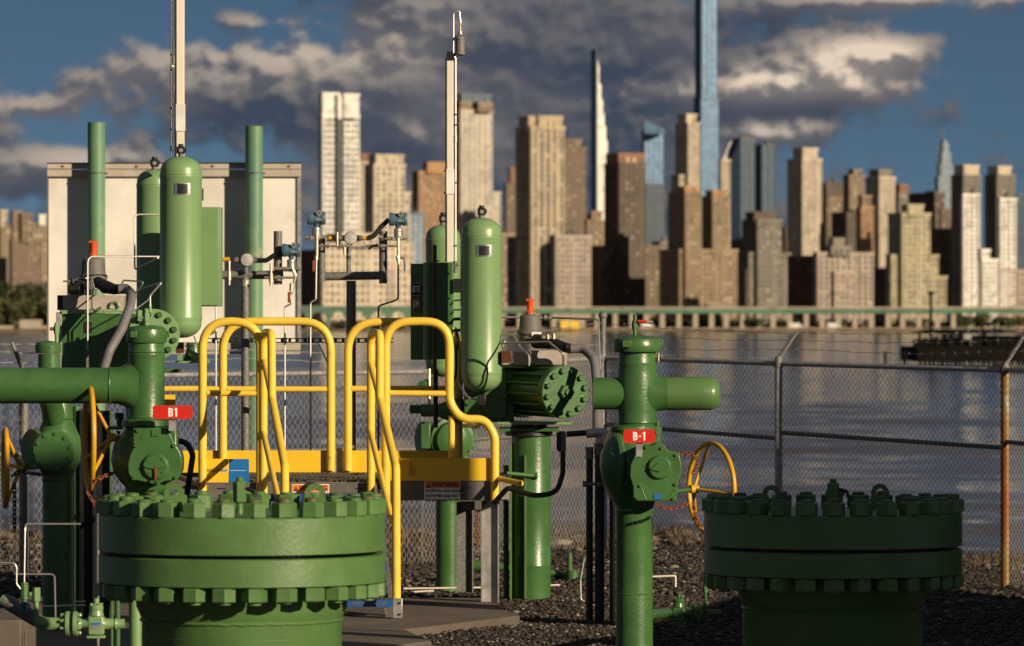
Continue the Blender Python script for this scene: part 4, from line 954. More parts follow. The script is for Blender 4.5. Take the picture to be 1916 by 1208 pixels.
bolt_heads('bolt', t, [(gx(a),29.719,gzv(b)) for a,b in ((618,508),(598,642),(945,645),(582,940),(962,937),(922,505),(800,985))], (0,-1,0), l(4.2), .012, G_DK)
bolt_heads('small_bolt', t, [(gx(a),29.693,gzv(b)) for a,b in ((838,765),(724,888),(716,775),(842,886))], (0,-1,0), l(1.8), .005, G_DK)
build('bracket', MB().prism([(gx(800),gzv(1000)),(gx(905),gzv(945)),(gx(935),gzv(975)),(gx(840),gzv(1045)),(gx(700),gzv(1055)),(gx(600),gzv(1010))], 29.78, 29.80), G_DK, t, bevel=.002)
build('side_bracket', MB().box(X(203,30.2), X(232,30.2), 30.1, 30.3, Z(803,30.2), Z(797,30.2)).cyl(P(224,797,30.2), P(224,775,30.2), L(6,30), n=10).loft([[(X(224,30.2)+a,30.2+b,z) for a,b in hexpts(L(9,30),.3)] for z in (Z(784,30.2), Z(772,30.2))]).cyl(P(222,806,30.2), P(222,814,30.2), L(5,30), L(1,30), 8), G_DK, t)
hw = handwheel(t, P(167,818.5,30), l(97), math.radians(9.5), l(42), (117,206,318), l(5.2), l(8), YELW, shaft_to=P(246,818,30), shaft_r=l(4.5))
# sign
s_ = thing('valve_sign', 'red sign reading B1 on the left valve column', 'sign', tuple(P(323,784,29.66)))
m = MB(); xa, xb, za, zb_ = X(285.5,29.66), X(360.5,29.66), Z(783.5,29.66), Z(758.5,29.66); rr = .015
cr_ = []
for (ccx, ccz, a0) in ((xb-rr,zb_-rr,0),(xa+rr,zb_-rr,90),(xa+rr,za+rr,180),(xb-rr,za+rr,270)):
    for k_ in range(5): a = math.radians(a0+22.5*k_); cr_.append((ccx+rr*math.cos(a), ccz+rr*math.sin(a)))
build('plate', m.prism(cr_, 29.66, 29.663), REDS, s_, angle=30)
sign_text('B1', (xa+xb)/2+.001, 29.659, (za+zb_)/2, L(16.5,29.66), s_)
build('strap', MB().box(X(316,29.68), X(329,29.68), 29.675, 29.679, Z(806,29.68), Z(760,29.68)), ALU, s_)
bolt_heads('screw', s_, [P(323,761,29.659), P(323,781,29.659)], (0,-1,0), .0045, .003, ALU)
chain('rusty orange chain holding the large left handwheel, sloping to the valve', [P(214,884,29.9), P(190,892,29.8), P(168,905,29.8)], ll=.030, group=None)
chain('short rusty chain hanging below the large left handwheel', [P(163,920,29.8), P(172,935,29.8), P(182,948,29.8)], ll=.030)
tag(build('rubber_hose', MB().tube([P(333,824,30.1),P(350,828,30.1),P(361,850,30.1),P(355,890,30.1),P(349,930,30.2),P(347,1010,30.3)], l(5.5), 12, fillet=.06), BLK), 'black rubber hose curving out from behind the left gearbox', 'hose')
tag(build('open_pipe', MB().tube([P(318,885,33.5),P(345,896,33),P(372,907,32.4)], L(5,33), 12), YELW), 'short yellow open ended tube beside the left gearbox', 'pipe')

# ================================================================== RIGHT VALVE COLUMN (B-1)
D = 31.0; l = lambda n: L(n, D); cx = 1192; x = X(cx, D); o = (x, D, 0)
t = thing('valve_column', 'green valve column right of centre with a short closed pipe to its right', 'valve', (x, D, 0))
xb_ = X(1187, D)
build('pipe', MB().lathe((xb_,D,0), up, [(l(35),-.2),(l(34.5),Z(1112,D)),(l(35.5),Z(1110,D)),(l(34.3),Z(1108,D)),(l(34.3),Z(960,D)),(l(36),Z(955,D)),(l(34.5),Z(950,D)),(l(40),Z(935,D))], 48), G_DK, t, angle=25)
build('tee_body', MB().lathe(o, up, [(l(33),Z(800,D)),(l(34),Z(792,D)),(l(36.5),Z(790,D)),(l(36),Z(786,D)),(l(37),Z(770,D)),(l(38),Z(735,D)),(l(37),Z(700,D)),(l(35),Z(683,D)),(l(35.8),Z(680,D)),(l(34.5),Z(677,D)),(l(34.5),Z(657,D))], 64), G_DK, t, angle=25)
m = MB(); hflare(m, X(1250,D), X(1200,D), D, Z(736,D), l(31), l(58), l(34)); build('tee_branch', m, G_DK, t, angle=60)
build('closed_pipe', MB().lathe((X(1228,D),D,Z(736,D)), (1,0,0), [(l(31),0),(l(31.2),l(80)),(l(31),l(102)),(l(28),l(110)),(l(22),l(116)),(l(12),l(119.5)),(.001,l(120.5))], 48), G_FL, t)  # same paint as the column; lighter green stands in for sunlight
build('rear_pipe', MB().cyl((x,D+.005,Z(736,D)), (X(1110,D),D+.005,Z(736,D)), l(30), n=40), G_DK, t)
build('end_cap', MB().lathe(o, up, [(l(34),Z(659,D)),(l(43),Z(658,D)),(l(44.5),Z(655,D)),(l(45),Z(641,D)),(l(42),Z(634,D)),(l(34),Z(630,D)),(l(12),Z(627,D)),(.001,Z(626.5,D))], 56), G_DK, t, angle=30)
for px_ in (1172, 1232):
    build('cap_lug', MB().box(X(px_-8,D), X(px_+8,D), D-l(44)*(1 if px_ < 1200 else .1)-.02, D-l(44)*(1 if px_ < 1200 else .1)+.02, Z(649,D), Z(636,D)), G_DK, t, bevel=.002)
build('vent_valve', MB().cyl(P(1188,628,D), P(1188,608,D), l(4), n=10).loft([[(X(1188,D)+a,D+b,z) for a,b in hexpts(l(6),.2)] for z in (Z(616,D), Z(600,D))]).cyl(P(1188,600,D), P(1188,588,D), l(4), n=10).cyl(P(1188,603,D), P(1199,601,D), l(3.4), n=8), G_DK, t)
build('lever', MB().tube([P(1194,601,D-.02), P(1210,602,D-.02)], l(3), 8), REDS, t); build('lever_tip', MB().tube([P(1210,602,D-.02), P(1222,602.5,D-.02)], l(3), 8), ALU, t)
build('side_drain', MB().cyl(P(1226,667,D-.02), P(1238,667,D-.02), l(3), n=8).tube([P(1232,660,D-.03), P(1232,676,D-.03)], l(1.6), 6).cyl(P(1236,667,D-.02),P(1239,667,D-.02), l(5), n=8), BRASS, t)
build('valve_body', MB().lathe((X(1185,D),D,0), up, [(l(34),Z(794,D)),(l(42),Z(797,D)),(l(44),Z(803,D)),(l(40),Z(812,D)),(l(52),Z(826,D)),(l(62),Z(850,D)),(l(63),Z(872,D)),(l(58),Z(898,D)),(l(48),Z(920,D)),(l(38),Z(940,D))], 56), G_DK, t, angle=35)
build('body_flange', MB().lathe((X(1150,D),D,Z(868,D)), (1,0.25,0), [(l(50),-l(8)),(l(64),-l(6)),(l(67),0),(l(64),l(8)),(l(50),l(10))], 48), G_DK, t)
gx = lambda a: X(1060+a/2.745, 30.7); gzv = lambda b: Z(560+b/2.745, 30.7)
poly = [(350,800),(385,745),(440,752),(462,735),(502,745),(520,775),(580,790),(592,850),(590,900),(575,935),(565,1035),(343,1035),(340,960),(325,910),(328,850)]
build('gearbox', MB().prism([(gx(a), gzv(b)) for a,b in poly], 30.7, 30.92), G_DK, t, bevel=.006, angle=30)
gc = Vector((gx(478), 30.7, gzv(862)))
build('position_indicator', MB().lathe(gc, (0,-1,0), [(l(22),-.002),(l(22),.008),(l(20.5),.020),(l(18.5),.024),(.01,.025)], 40), G_DK, t, angle=30)
build('pointer', MB().prism([(gx(425),gzv(872)),(gx(478),gzv(884)),(gx(535),gzv(855)),(gx(478),gzv(832))], 30.665, 30.680), G_DK, t, bevel=.002)
build('blue_tag', MB().prism([(gx(450),gzv(998)),(gx(487),gzv(998)),(gx(487),gzv(1026)),(gx(450),gzv(1026))], 30.695, 30.699), BLU, t)
bolt_heads('bolt', t, [(gx(a),30.699,gzv(b)) for a,b in ((378,800),(487,765),(562,800),(378,958),(558,950),(362,1022),(548,1024),(408,760))], (0,-1,0), l(3.2), .010, G_DK)
for q1, q2 in (((375,945),(410,1030)),((560,960),(520,1030)),((395,800),(440,770))): build('casting_rib', MB().tube([(gx(q1[0]),30.7,gzv(q1[1])),(gx(q2[0]),30.7,gzv(q2[1]))], .003, 6), G_DK, t)
build('relief_fitting', MB().cyl(P(1230,826,31.1), P(1230,800,31.1), l(7), n=10).loft([[(X(1230,31.1)+a,31.1+b,z) for a,b in hexpts(l(9),.2)] for z in (Z(812,31.1), Z(798,31.1))]).cyl(P(1230,800,31.1), P(1230,786,31.1), l(4.5), n=10), G_DK, t)
handwheel(t, P(1331,914,31), l(85), math.radians(28), -l(38), (95,-5,226), l(4.6), l(8), YELW, shaft_to=P(1262,919.5,30.85), shaft_r=l(4.2))
s_ = thing('valve_sign', 'red sign reading B-1 on the right valve column', 'sign', tuple(P(1196,830,30.6)))
xa, xb, za, zb_ = X(1166.5,30.62), X(1225.5,30.62), Z(828.5,30.62), Z(803,30.62); cr_ = []; rr = .014
for (ccx, ccz, a0) in ((xb-rr,zb_-rr,0),(xa+rr,zb_-rr,90),(xa+rr,za+rr,180),(xb-rr,za+rr,270)):
    for k_ in range(5): a = math.radians(a0+22.5*k_); cr_.append((ccx+rr*math.cos(a), ccz+rr*math.sin(a)))
build('plate', MB().prism(cr_, 30.62, 30.623), REDS, s_, angle=30)
sign_text('B-1', (xa+xb)/2, 30.619, (za+zb_)/2, L(16,30.62), s_)
build('strap', MB().box(X(1190,30.64), X(1202,30.64), 30.635, 30.639, Z(854,30.64), Z(804,30.64)), ALU, s_)
bolt_heads('screw', s_, [P(1196,805,30.619), P(1196,825,30.619)], (0,-1,0), .004, .003, ALU)
chain('rusty chain sagging from the right gearbox to the handwheel beside it', [P(1226,941,30.65), P(1245,952,30.65), P(1268,950,30.7), P(1292,938,30.75)], ll=.028, r=.0038)
chain('rusty chain running from the top of the right gearbox and down through the handwheel', [P(1270,848,30.8), P(1298,849,30.8), P(1308,866,30.8), P(1294,890,30.8)], ll=.028, r=.0038)
chain('rusty chain wound along the lower rim of the right handwheel', [P(1296,940,30.75), P(1301,965,30.75), P(1312,988,30.8)], ll=.028, r=.0038)

def gate_valve(label, D, cx, cy, s, flip=1, extra=True):
    """small forged gate valve between two flanged joints; s = half length of the body in pixels"""
    t = thing('gate_valve', label, 'valve', tuple(P(cx, cy+s*1.2, D)), 'small green gate valves on the drain lines')
    k_ = lambda n: L(n*s/20.0, D); c = P(cx, cy, D)
    m = MB().box(c.x-k_(16), c.x+k_(16), D-k_(13), D+k_(13), c.z-k_(24), c.z+k_(14)); build('body', m, G_TK if flip > 0 else G_DK, t, bevel=k_(4)); M_ = G_TK if flip > 0 else G_DK
    build('foot', MB().box(c.x-k_(18), c.x+k_(18), D-k_(14), D+k_(14), c.z-k_(30), c.z-k_(25)), M_, t, bevel=k_(1))
    build('bonnet', MB().lathe((c.x,D,c.z+k_(14)), (0,0,1), [(k_(15),0),(k_(13),k_(10)),(k_(14),k_(12)),(k_(14),k_(20)),(k_(10),k_(22)),(k_(5),k_(24)),(k_(5),k_(34))], 20), M_, t, angle=30)
    bolt_heads('bolt', t, [(c.x+k_(11)*math.cos(a), D+k_(11)*math.sin(a), c.z+k_(34)) for a in (.5,2.1,3.7,5.3)], (0,0,1), k_(3), k_(5), M_)
    build('port', MB().lathe((c.x-flip*k_(14),D,c.z-k_(2)), (-flip,0,0), [(k_(13),0),(k_(10),k_(6)),(k_(9),k_(14)),(k_(13),k_(20)),(k_(13),k_(22))], 20), M_, t)
    build('port', MB().lathe((c.x+flip*k_(14),D,c.z-k_(2)), (flip,0,0), [(k_(14),0),(k_(11),k_(6)),(k_(10),k_(22)),(k_(12),k_(24)),(k_(10),k_(27)),(k_(10),k_(42))], 20), M_, t)
    fx = c.x-flip*k_(37)
    for i in (0, 1):
        build('flange', MB().cyl((fx-flip*k_(15)*i,D,c.z-k_(2)), (fx-flip*(k_(15)*i+k_(8)),D,c.z-k_(2)), k_(25), n=28), M_, t, bevel=.002)
    bolt_heads('flange_bolt', t, [(fx+flip*k_(1), D+k_(19)*math.cos(a), c.z-k_(2)+k_(19)*math.sin(a)) for a in [i*PI/4+.4 for i in range(8)]], (flip,0,0), k_(3.6), k_(7), M_)
    bolt_heads('flange_bolt', t, [(fx-flip*k_(24), D+k_(19)*math.cos(a), c.z-k_(2)+k_(19)*math.sin(a)) for a in [i*PI/4+.4 for i in range(8)]], (-flip,0,0), k_(3.6), k_(9), M_)
    return t, c, k_
t, c, k_ = gate_valve('small light green gate valve with a blue label at the bottom left corner', 27.0, 180, 1165, 19)
build('label_plate', MB().box(c.x-k_(9), c.x+k_(9), 27.0-k_(14), 27.0-k_(13.2), c.z-k_(12), c.z+k_(1)), ALU, t); build('label_band', MB().box(c.x-k_(9), c.x+k_(9), 27.0-k_(14.4), 27.0-k_(14.05), c.z-k_(3), c.z+k_(1)), BLU, t)
build('elbow_pipe', MB().tube([P(116,1167,27), P(85,1167,27), P(68,1160,27.02), P(5,1122,27.1)], k_(13), 16, fillet=.05), G_TK, t)
build('wrapped_pipe', MB().tube([P(70,1160,27.02), P(8,1123,27.1)], k_(14.5), 16), GALVD, t)
build('small_valve', MB().cyl(P(68,1158,27), P(68,1118,27), k_(5), n=10).loft([[(X(68,27)+a,27+b,z) for a,b in hexpts(k_(8),.2)] for z in (Z(1124,27), Z(1099,27))]).cyl(P(60,1112,27), P(55,1112,27), k_(5), n=8), G_TK, t)
build('small_valve', MB().cyl(P(46,1148,27), P(46,1120,27), k_(6), n=10).cyl(P(46,1120,27), P(46,1090,27), k_(8), n=8), G_DK, t)
build('blue_handle', MB().torus(P(46,1136,26.97), (1,0,0), (0,0,1), k_(9), k_(2.5), 16, 6), BLU, t)
t, c, k_ = gate_valve('small dark green gate valve at the foot of the right valve column', 32.2, 1270, 1146, 15, -1)
build('end_pipe', MB().cyl(P(1318,1147,32.2), P(1350,1147,32.2), k_(11), k_(9), 16), G_DK, t)
build('inlet_pipe', MB().cyl(P(1215,1150,31.4), P(1250,1147,32.2), k_(13), n=16), G_DK, t)
build('vertical_nipple', MB().cyl(P(1320,1140,32.2), P(1320,1095,32.2), k_(4), n=10).loft([[(X(1320,32.2)+a,32.2+b,z) for a,b in hexpts(k_(7),.2)] for z in (Z(1108,32.2), Z(1093,32.2))]), G_DK, t)
build('tubing', MB().tube([P(1160,1081,33), P(1264,1077,33), P(1264,1098,33)], k_(2.6), 8, fillet=.01), MASTM, t)

# ================================================================== pipes and clutter at far left
D = 33.0; l = lambda n: L(n, D)
x = X(108, D); t = thing('valve_column', 'dark green valve column standing behind the long horizontal pipe at far left', 'valve', (x, D, 0))
build('pipe', MB().lathe((x,D,0), up, [(l(29),-.2),(l(28.5),Z(900,D)),(l(30),Z(897,D)),(l(28.5),Z(894,D)),(l(28.5),Z(880,D))], 40), G_DK, t, angle=25)
build('valve_body', MB().lathe((x,D,0), up, [(l(28),Z(892,D)),(l(34),Z(878,D)),(l(42),Z(862,D)),(l(44),Z(840,D)),(l(42),Z(818,D)),(l(34),Z(800,D)),(l(28),Z(786,D)),(l(30),Z(782,D)),(l(28),Z(778,D)),(l(28.5),Z(700,D))], 40), G_DK, t, angle=35)
build('body_flange', MB().cyl((X(68,D),D-.03,Z(840,D)), (X(60,D),D-.05,Z(840,D)), l(38), n=32), G_DK, t, bevel=.004)
fc = Vector((X(104,D), D-.17, Z(842,D)))
build('side_cover', MB().lathe(fc, (0,-1,0), [(l(40),-.06),(l(40),0),(l(37),.01),(l(22),.012),(.01,.013)], 32), G_DK, t, angle=30)
bolt_heads('bolt', t, [fc+Vector((l(32)*math.cos(a), -.008, l(32)*math.sin(a))) for a in [i*PI/5+.2 for i in range(10)]], (0,-1,0), l(4), .012, G_DK)
handwheel(t, P(10,875,D), l(72), math.radians(8), l(28), (60,175,290), l(5), l(7), YELW, label='smaller yellow wheel cut by the left picture edge', shaft_to=P(66,874,D), shaft_r=l(4.5))
t = thing('capped_pipe', 'dark green capped pipe with a small valve left of the green actuator box', 'pipe', (X(90,32.8), 32.8, 0))
build('pipe', MB().tube([P(92,662,32.8), P(92,738,32.8), P(106,800,33.0)], L(21,32.8), 32, fillet=.08), G_DK, t); build('cap', MB().lathe((X(90,32.8),32.8,0), up, [(L(20,32.8),Z(661,32.8)),(L(24,32.8),Z(660,32.8)),(L(24.5,32.8),Z(646,32.8)),(L(21,32.8),Z(640,32.8)),(.01,Z(637,32.8))], 32), G_DK, t, angle=30)
build('small_valve', MB().cyl(P(106,640,32.6), P(106,603,32.6), L(4,32.6), n=10).loft([[(X(106,32.6)+a,32.6+b,z) for a,b in hexpts(L(5.5,32.6),.2)] for z in (Z(624,32.6), Z(608,32.6))]), G_TK, t)
build('plug', MB().cyl(P(101,615,32.6), P(93,615,32.6), L(3.2,32.6), n=8), RUST, t)
chain('dark chain stretched from the far left handwheel to the valve behind it', [P(22,890,32.8), P(40,880,32.8), P(60,886,32.8), P(82,888,32.7)], BLKP, ll=.036)
chain('dark chain hanging straight down below the far left handwheel', [P(27,905,32.7), P(27,998,32.7)], BLKP, ll=.036)
D = 33.5
t = thing('strut_post', 'dark slotted steel post between the two left valve columns', 'post', (X(165,D), D, 0))
build('channel', MB().box(X(150,D), X(154,D), D-.03, D+.04, 0, Z(768,D)).box(X(174,D), X(178,D), D-.03, D+.04, 0, Z(768,D)).box(X(154,D), X(174,D), D+.03, D+.04, 0, Z(768,D)), BLKP, t)
t = thing('shade_sheet', 'added shade-filling black tray behind the left valve column', 'shade sheet', (X(178,34),34,0))
build('sheet', MB().box(X(152,34), X(206,34), 34.0, 34.05, 0, Z(768,34)), BLKP, t)  # black sheet put in place of the shaded gap behind the column
build('side_strip', MB().box(X(150,34), X(152,34)-.001, 33.95, 34.06, 0, Z(766,34)), BLKP, t); build('side_strip', MB().box(X(206,34)+.001, X(209,34), 33.95, 34.06, 0, Z(766,34)), G_DK, t)
tag(build('thin_pipe', MB().cyl((X(183,29),29,0), P(183,935,29), L(3.2,29), n=12), GALVD), 'thin grey upright pipe close to the left side of the lit flange', 'pipe')
tag(build('green_pipe', MB().cyl((X(143,34),34,0), P(143,760,34), L(7,34), n=16), G_DK), 'narrow dark green upright pipe left of the slotted post', 'pipe')
for px_, r_, yt_, D_, lab in ((254,12,1120,27.6,'thick green upright pipe close beside the lit flange pedestal'),(220,5,1115,28,'middle one of three green upright pipes left of the flange pedestal'),(209,3,1115,28.2,'thinnest and leftmost green upright pipe beside the flange pedestal')):
    tag(build('green_pipe', MB().cyl((X(px_,D_),D_,0), P(px_,yt_,D_), L(r_,D_), n=20), G_TK if r_ > 6 else G_DK), lab, 'pipe')
TUBES = [
 ('bent steel tube running up and right below the long pipe at the left', [P(45,1108,27.3), P(47,980,27.3), P(150,980,28.5)], 1.9, .04),
 ('short bent tube at the left picture edge leading down to the drain valve', [P(-8,1053,27.2), P(31,1053,27.2), P(31,1092,27.2), P(43,1108,27.2)], 1.7, .03),
 ('bent tube shaped like an upside down U above the bottom left gate valve', [P(28,1074,27.6), P(102,1074,27.6), P(104,1160,27.4)], 1.8, .03)]
for lab, pts, r_, f_2 in TUBES: tag(build('steel_tube', MB().tube(pts, L(r_,27.3), 8, fillet=f_2), STEEL), lab, 'tube')
tag(build('tube_coupling', MB().cyl(P(46,1092,27.25), P(46,1115,27.25), L(4.5,27), n=8), BRASS), 'small metal coupling on the upright tube at the lower left', 'fitting')
tag(build('concrete_block', MB().box(X(-30,28.5), X(40,28.5), 28.5, 29.4, 0.02, Z(1160,28.5)), CONC, bevel=.01), 'low concrete block at the bottom left corner', 'block')
for k_i, (px_a, px_b, py_, D_, lab) in enumerate(((60,160,1127,33,'upper of two long thin rods low behind the left pipes'),(80,160,1134,32.4,'lower of two long thin rods low behind the left pipes'))):
    tag(build('rod', MB().cyl(P(px_a,py_,D_), P(px_b,py_-2,D_), L(1.6,D_), n=8), MASTM), lab, 'rod')
# ================================================================== ACCUMULATOR VESSELS
def vessel(label, D, cx, r, yt, yb, plate=True, group=None):
    x = X(cx, D); R1 = L(r, D); zt = Z(yt, D); zb = Z(yb, D); t = thing('pressure_vessel', label, 'gas vessel', (x, D, zb), 'upright green gas vessels')
    hd = R1*.72; prof = [(.001, zb)]
    for i in range(1, 13): a = PI/2*i/12; prof.append((R1*math.sin(a)**.9*.985, zb+hd*(1-math.cos(a))))
    w1 = zb+hd+.06*R1
    prof += [(R1*.985, w1), (R1*1.012, w1+.02), (R1*1.012, w1+.12*R1*2), (R1, w1+.14*R1*2)]
    w2 = zt-hd-.06*R1
    prof += [(R1, w2-.14*R1*2), (R1*1.012, w2-.12*R1*2), (R1*1.012, w2-.02), (R1*.985, w2)]
    for i in range(11, -1, -1): a = PI/2*i/12; prof.append((max(.001, R1*math.sin(a)**.9*.985), zt-hd*(1-math.cos(a))))
    build('shell', MB().lathe((x,D,0), (0,0,1), prof, 72), G_TK, t, angle=28)
    for zz in (w1+.10*R1, w2-.10*R1): build('weld_seam', MB().torus((x,D,zz), (1,0,0), (0,1,0), R1*1.01, .003, 72, 5), G_TK, t)
    f = MB().cyl((x,D,zt-.004), (x,D,zt+L(5,D)), L(5.5,D), n=14); build('neck', f, GALVD, t)
    build('fitting', MB().box(x-L(7.5,D), x+L(7.5,D), D-L(7,D), D+L(7,D), zt+L(5,D), zt+L(18,D)).cyl((x,D,zt+L(18,D)), (x,D,zt+L(23,D)), L(5,D), n=12).cyl((x+L(7,D),D,zt+L(12,D)), (x+L(10,D),D,zt+L(12,D)), L(4,D), n=8), BLKP, t, bevel=.002)
    build('plug', MB().cyl((x+.003,D-L(7,D)-.006,zt+L(11,D)), (x+.003,D-L(7,D),zt+L(11,D)), L(4,D), n=10), STEEL, t)
    if plate:
        zc = zt-L(62,D); a0 = math.radians(8)
        def arc(w_, h_, rr, name, material):
            m = MB(); rg1 = []; n = 10
            for zz in (-h_/2, h_/2):
                for k_ in range(n+1): a = a0-PI/2+(k_/n-.5)*w_/R1; m.v.append((x+rr*math.cos(a), D+rr*math.sin(a), zc+zz))
            for k_ in range(n+1): 
                pass
            for k_ in range(n): m.f.append((k_, k_+1, n+2+k_, n+1+k_))
            return build(name, m, material, pl)
        pl = bpy.data.objects.new('nameplate', None); COL.objects.link(pl); pl.parent = t; pl.location = Vector((x,D,zc))-t.location
        arc(L(30,D), L(22,D), R1+.003, 'plate', NAMEP); arc(L(19,D), L(18,D), R1+.0045, 'etched_field', NAMED)
        for dx, dz in ((-13,-9),(13,-9),(-13,9),(13,9)):
            a = a0-PI/2+L(dx,D)/R1; build('rivet', MB().sphere((x+(R1+.003)*math.cos(a), D+(R1+.003)*math.sin(a), zc+L(dz,D)), .003, 8, 5), STEEL, pl)
    return t
vessel('tallest lit green gas vessel, left, with a nameplate and a mast above it', 36.5, 338.5, 39.3, 292, 632)
vessel('shaded gas vessel half hidden behind the left one', 37.5, 289, 33.5, 316, 650, False)
vessel('light green gas vessel right of centre with a wavy dark shadow near its foot', 37.55, 901, 38, 407, 733)
vessel('gas vessel behind the white mast, half hidden by the green box with the name plates', 38.95, 829, 32.5, 420, 705, False)

# ================================================================== LEFT ACTUATOR
D = 36.5; l = lambda n: L(n, D)
t = thing('valve_actuator', 'green spring actuator at left with a big bolted round cover, beneath the gas vessels', 'actuator', tuple(P(230, 690, D)), 'pneumatic valve actuators')
build('housing', MB().box(X(112,D), X(262,D), D-.15, D+.45, Z(689,D), Z(586,D)), G_DK, t, bevel=.006)
build('housing_edge', MB().box(X(112,D)-.012, X(119,D), D-.165, D-.151, Z(691,D), Z(584,D)), GALV, t, bevel=.002)
build('top_plate', MB().box(X(116,D), X(255,D), D-.17, D+.4, Z(585,D), Z(580,D)), G_TK, t, bevel=.002)
build('square_port', MB().box(X(161,D), X(175,D), D-.156, D-.151, Z(622,D), Z(602,D)), BLKP, t)
build('port_cover', MB().box(X(164,D), X(173,D), D-.160, D-.1565, Z(617,D), Z(607,D)), RODM, t)
build('control_box', MB().box(X(120,D), X(232,D), D-.12, D+.30, Z(579,D), Z(552,D)), GREYL, t, bevel=.003)
build('control_box_side', MB().box(X(108,D), X(119.5,D), D-.04, D+.30, Z(580,D), Z(552,D)), BLKP, t, bevel=.003)
fc = P(288, 626, D-.62)
build('cylinder_cover', MB().lathe(fc, (.10,-1,0), [(l(46),-.07),(l(47.5),-.068),(l(47.5),-.003),(l(46.5),0),(l(18),.0005),(.001,.001)], 56), G_TK, t, angle=30)
build('cylinder', MB().cyl(fc+Vector((-.02,.06,0)), fc+Vector((-.08,.62,0)), l(41), n=40), G_DK, t)
bolt_heads('cover_bolt', t, [fc+Vector((l(38)*math.cos(a), -.002-l(38)*math.cos(a)*-.10, l(38)*math.sin(a))) for a in [i*PI/6+.26 for i in range(12)]], (.10,-1,0), l(6), .022, G_DK)
build('lifting_ring', MB().torus(P(215,572,D-.14), (1,0,0), (0,0,1), l(8), l(2), 20, 6), G_TK, t)
build('cover_valve', MB().cyl(P(273,612,D-.66), P(273,577,D-.66), l(3.6), n=10).loft([[(X(273,D)+a,D-.66+b,z) for a,b in hexpts(l(5.5),.2)] for z in (Z(600,D), Z(580,D))]).cyl(P(281,583,D-.66), P(281,570,D-.66), l(3), n=8), G_TK, t)
build('bottom_flange', MB().box(X(118,D), X(335,D), D-.05, D+.35, Z(697,D), Z(690,D)), G_DK, t, bevel=.003)
build('mount_column', MB().cyl((X(265,D),D+.15,0), (X(265,D),D+.15,Z(690,D)), l(33), n=32), G_DK, t)
# bracket below the vessel
build('vessel_bracket', MB().box(X(330,D), X(392,D), D-.12, D+.10, Z(679,D), Z(675,D)), G_TK, t, bevel=.002)
build('bracket_cone', MB().lathe(P(362,675,D), (0,0,1), [(l(20),0),(l(17),l(8)),(l(13),l(22)),(l(13),l(34))], 24), G_DK, t)
build('gusset', MB().prism([(X(366,D),Z(675,D)),(X(394,D),Z(675,D)),(X(394,D),Z(672,D)),(X(352,D),Z(650,D))], D-.125, D-.113), G_TK, t)
build('junction_block', MB().box(X(332,D), X(346,D), D-.18, D-.10, Z(660,D), Z(640,D)), RODM, t, bevel=.003); build('small_block', MB().box(X(334,D), X(343,D), D-.16, D-.11, Z(674,D), Z(661,D)), G_TK, t, bevel=.002)
build('drain_tube', MB().tube([P(346,647,D-.14), P(358,647,D-.14), P(368,643,D-.13), P(363,628,D-.12)], l(1.6), 8, fillet=.012), STEEL, t)
build('end_cylinder', MB().cyl(P(386,622,D+.2), P(396,619,D-.02), l(7), n=16), G_DK, t)
def controller(label, D, cx, ytop, k=1.0, side=1, clip=None):
    """grey cast position indicator with an orange beacon"""
    t = thing('limit_switch_housing', label, 'instrument', tuple(P(cx, ytop+74*k, D)), 'grey indicator domes with orange beacons')
    l = lambda n: L(n*k, D); x = X(cx, D); z0 = Z(ytop, D); o = (x, D, z0)
    build('dome', MB().lathe(o, (0,0,-1), [(.001,-l(3)),(l(10),-l(3)),(l(10),0),(l(19),l(.5)),(l(21),l(3)),(l(23),l(28)),(l(23),l(30))], 40), GREYC, t, angle=30)
    build('base_ring', MB().lathe(o, (0,0,-1), [(l(23),l(30)),(l(26),l(31)),(l(26.5),l(38)),(l(25),l(40)),(l(22),l(41)),(l(22),l(58))], 40), GALVD if side > 0 else GREYC, t, angle=30)
    build('beacon', MB().lathe((x,D,z0+l(3)), (0,0,1), [(l(9),0),(l(9),l(4)),(l(6.5),l(7)),(l(6.2),l(22)),(l(7),l(24)),(l(7),l(26)),(l(3),l(27))], 20), ORG, t, angle=30)
    bx = MB().box(x-l(4), x+l(8), D-l(3), D+l(3), z0+l(26), z0+l(32)); bx.box(x-l(9), x-l(3), D-l(2), D+l(2), z0+l(28), z0+l(33)); build('beacon_flag', bx, ORG, t, bevel=.003)
    for a in (.3, 1.6, 2.6, 4.2, 5.2): build('screw', MB().cyl((x+l(20)*math.cos(a), D-abs(l(20)*math.sin(a)), z0-l(44)), (x+l(20)*math.cos(a), D-abs(l(20)*math.sin(a)), z0-l(40)), l(2.2), n=8), STEEL, t)
    return t, l, x, z0
t, l, x, z0 = controller('grey indicator dome with an orange beacon standing on the left actuator', 36.4, 175, 483)
build('valve_block', MB().box(x-l(42), x-l(16), 36.3, 36.45, Z(551,36.4), Z(526,36.4)).cyl(P(150,540,36.25), P(128,540,36.25), l(7), n=12).cyl(P(136,530,36.2), P(136,520,36.2), l(4), n=8), BLKP, t, bevel=.003)
build('cable_gland', MB().cyl(P(182,527,36.2), P(200,538,36.1), l(11), n=16).cyl(P(196,536,36.12), P(214,541,36.05), l(13), l(10), 12).cyl(P(214,541,36.05), P(238,540,36.0), l(10), l(9), 14), BLKP, t)
for zz in (Z(520,36.4),): build('small_tube', MB().tube([P(118,526,36.3), P(138,525,36.3), P(150,520,36.3), P(162,520,36.2)], l(1.8), 8, fillet=.01), BRASS, t)
build('small_tube', MB().tube([P(128,526,36.3), P(128,548,36.3)], l(2), 8), BLKP, t)
build('small_tube', MB().tube([P(172,522,36.0), P(176,536,35.98), P(172,555,36.1), P(172,578,36.2), P(180,582,36.2)], l(1.3), 6, fillet=.02), GALV, t)
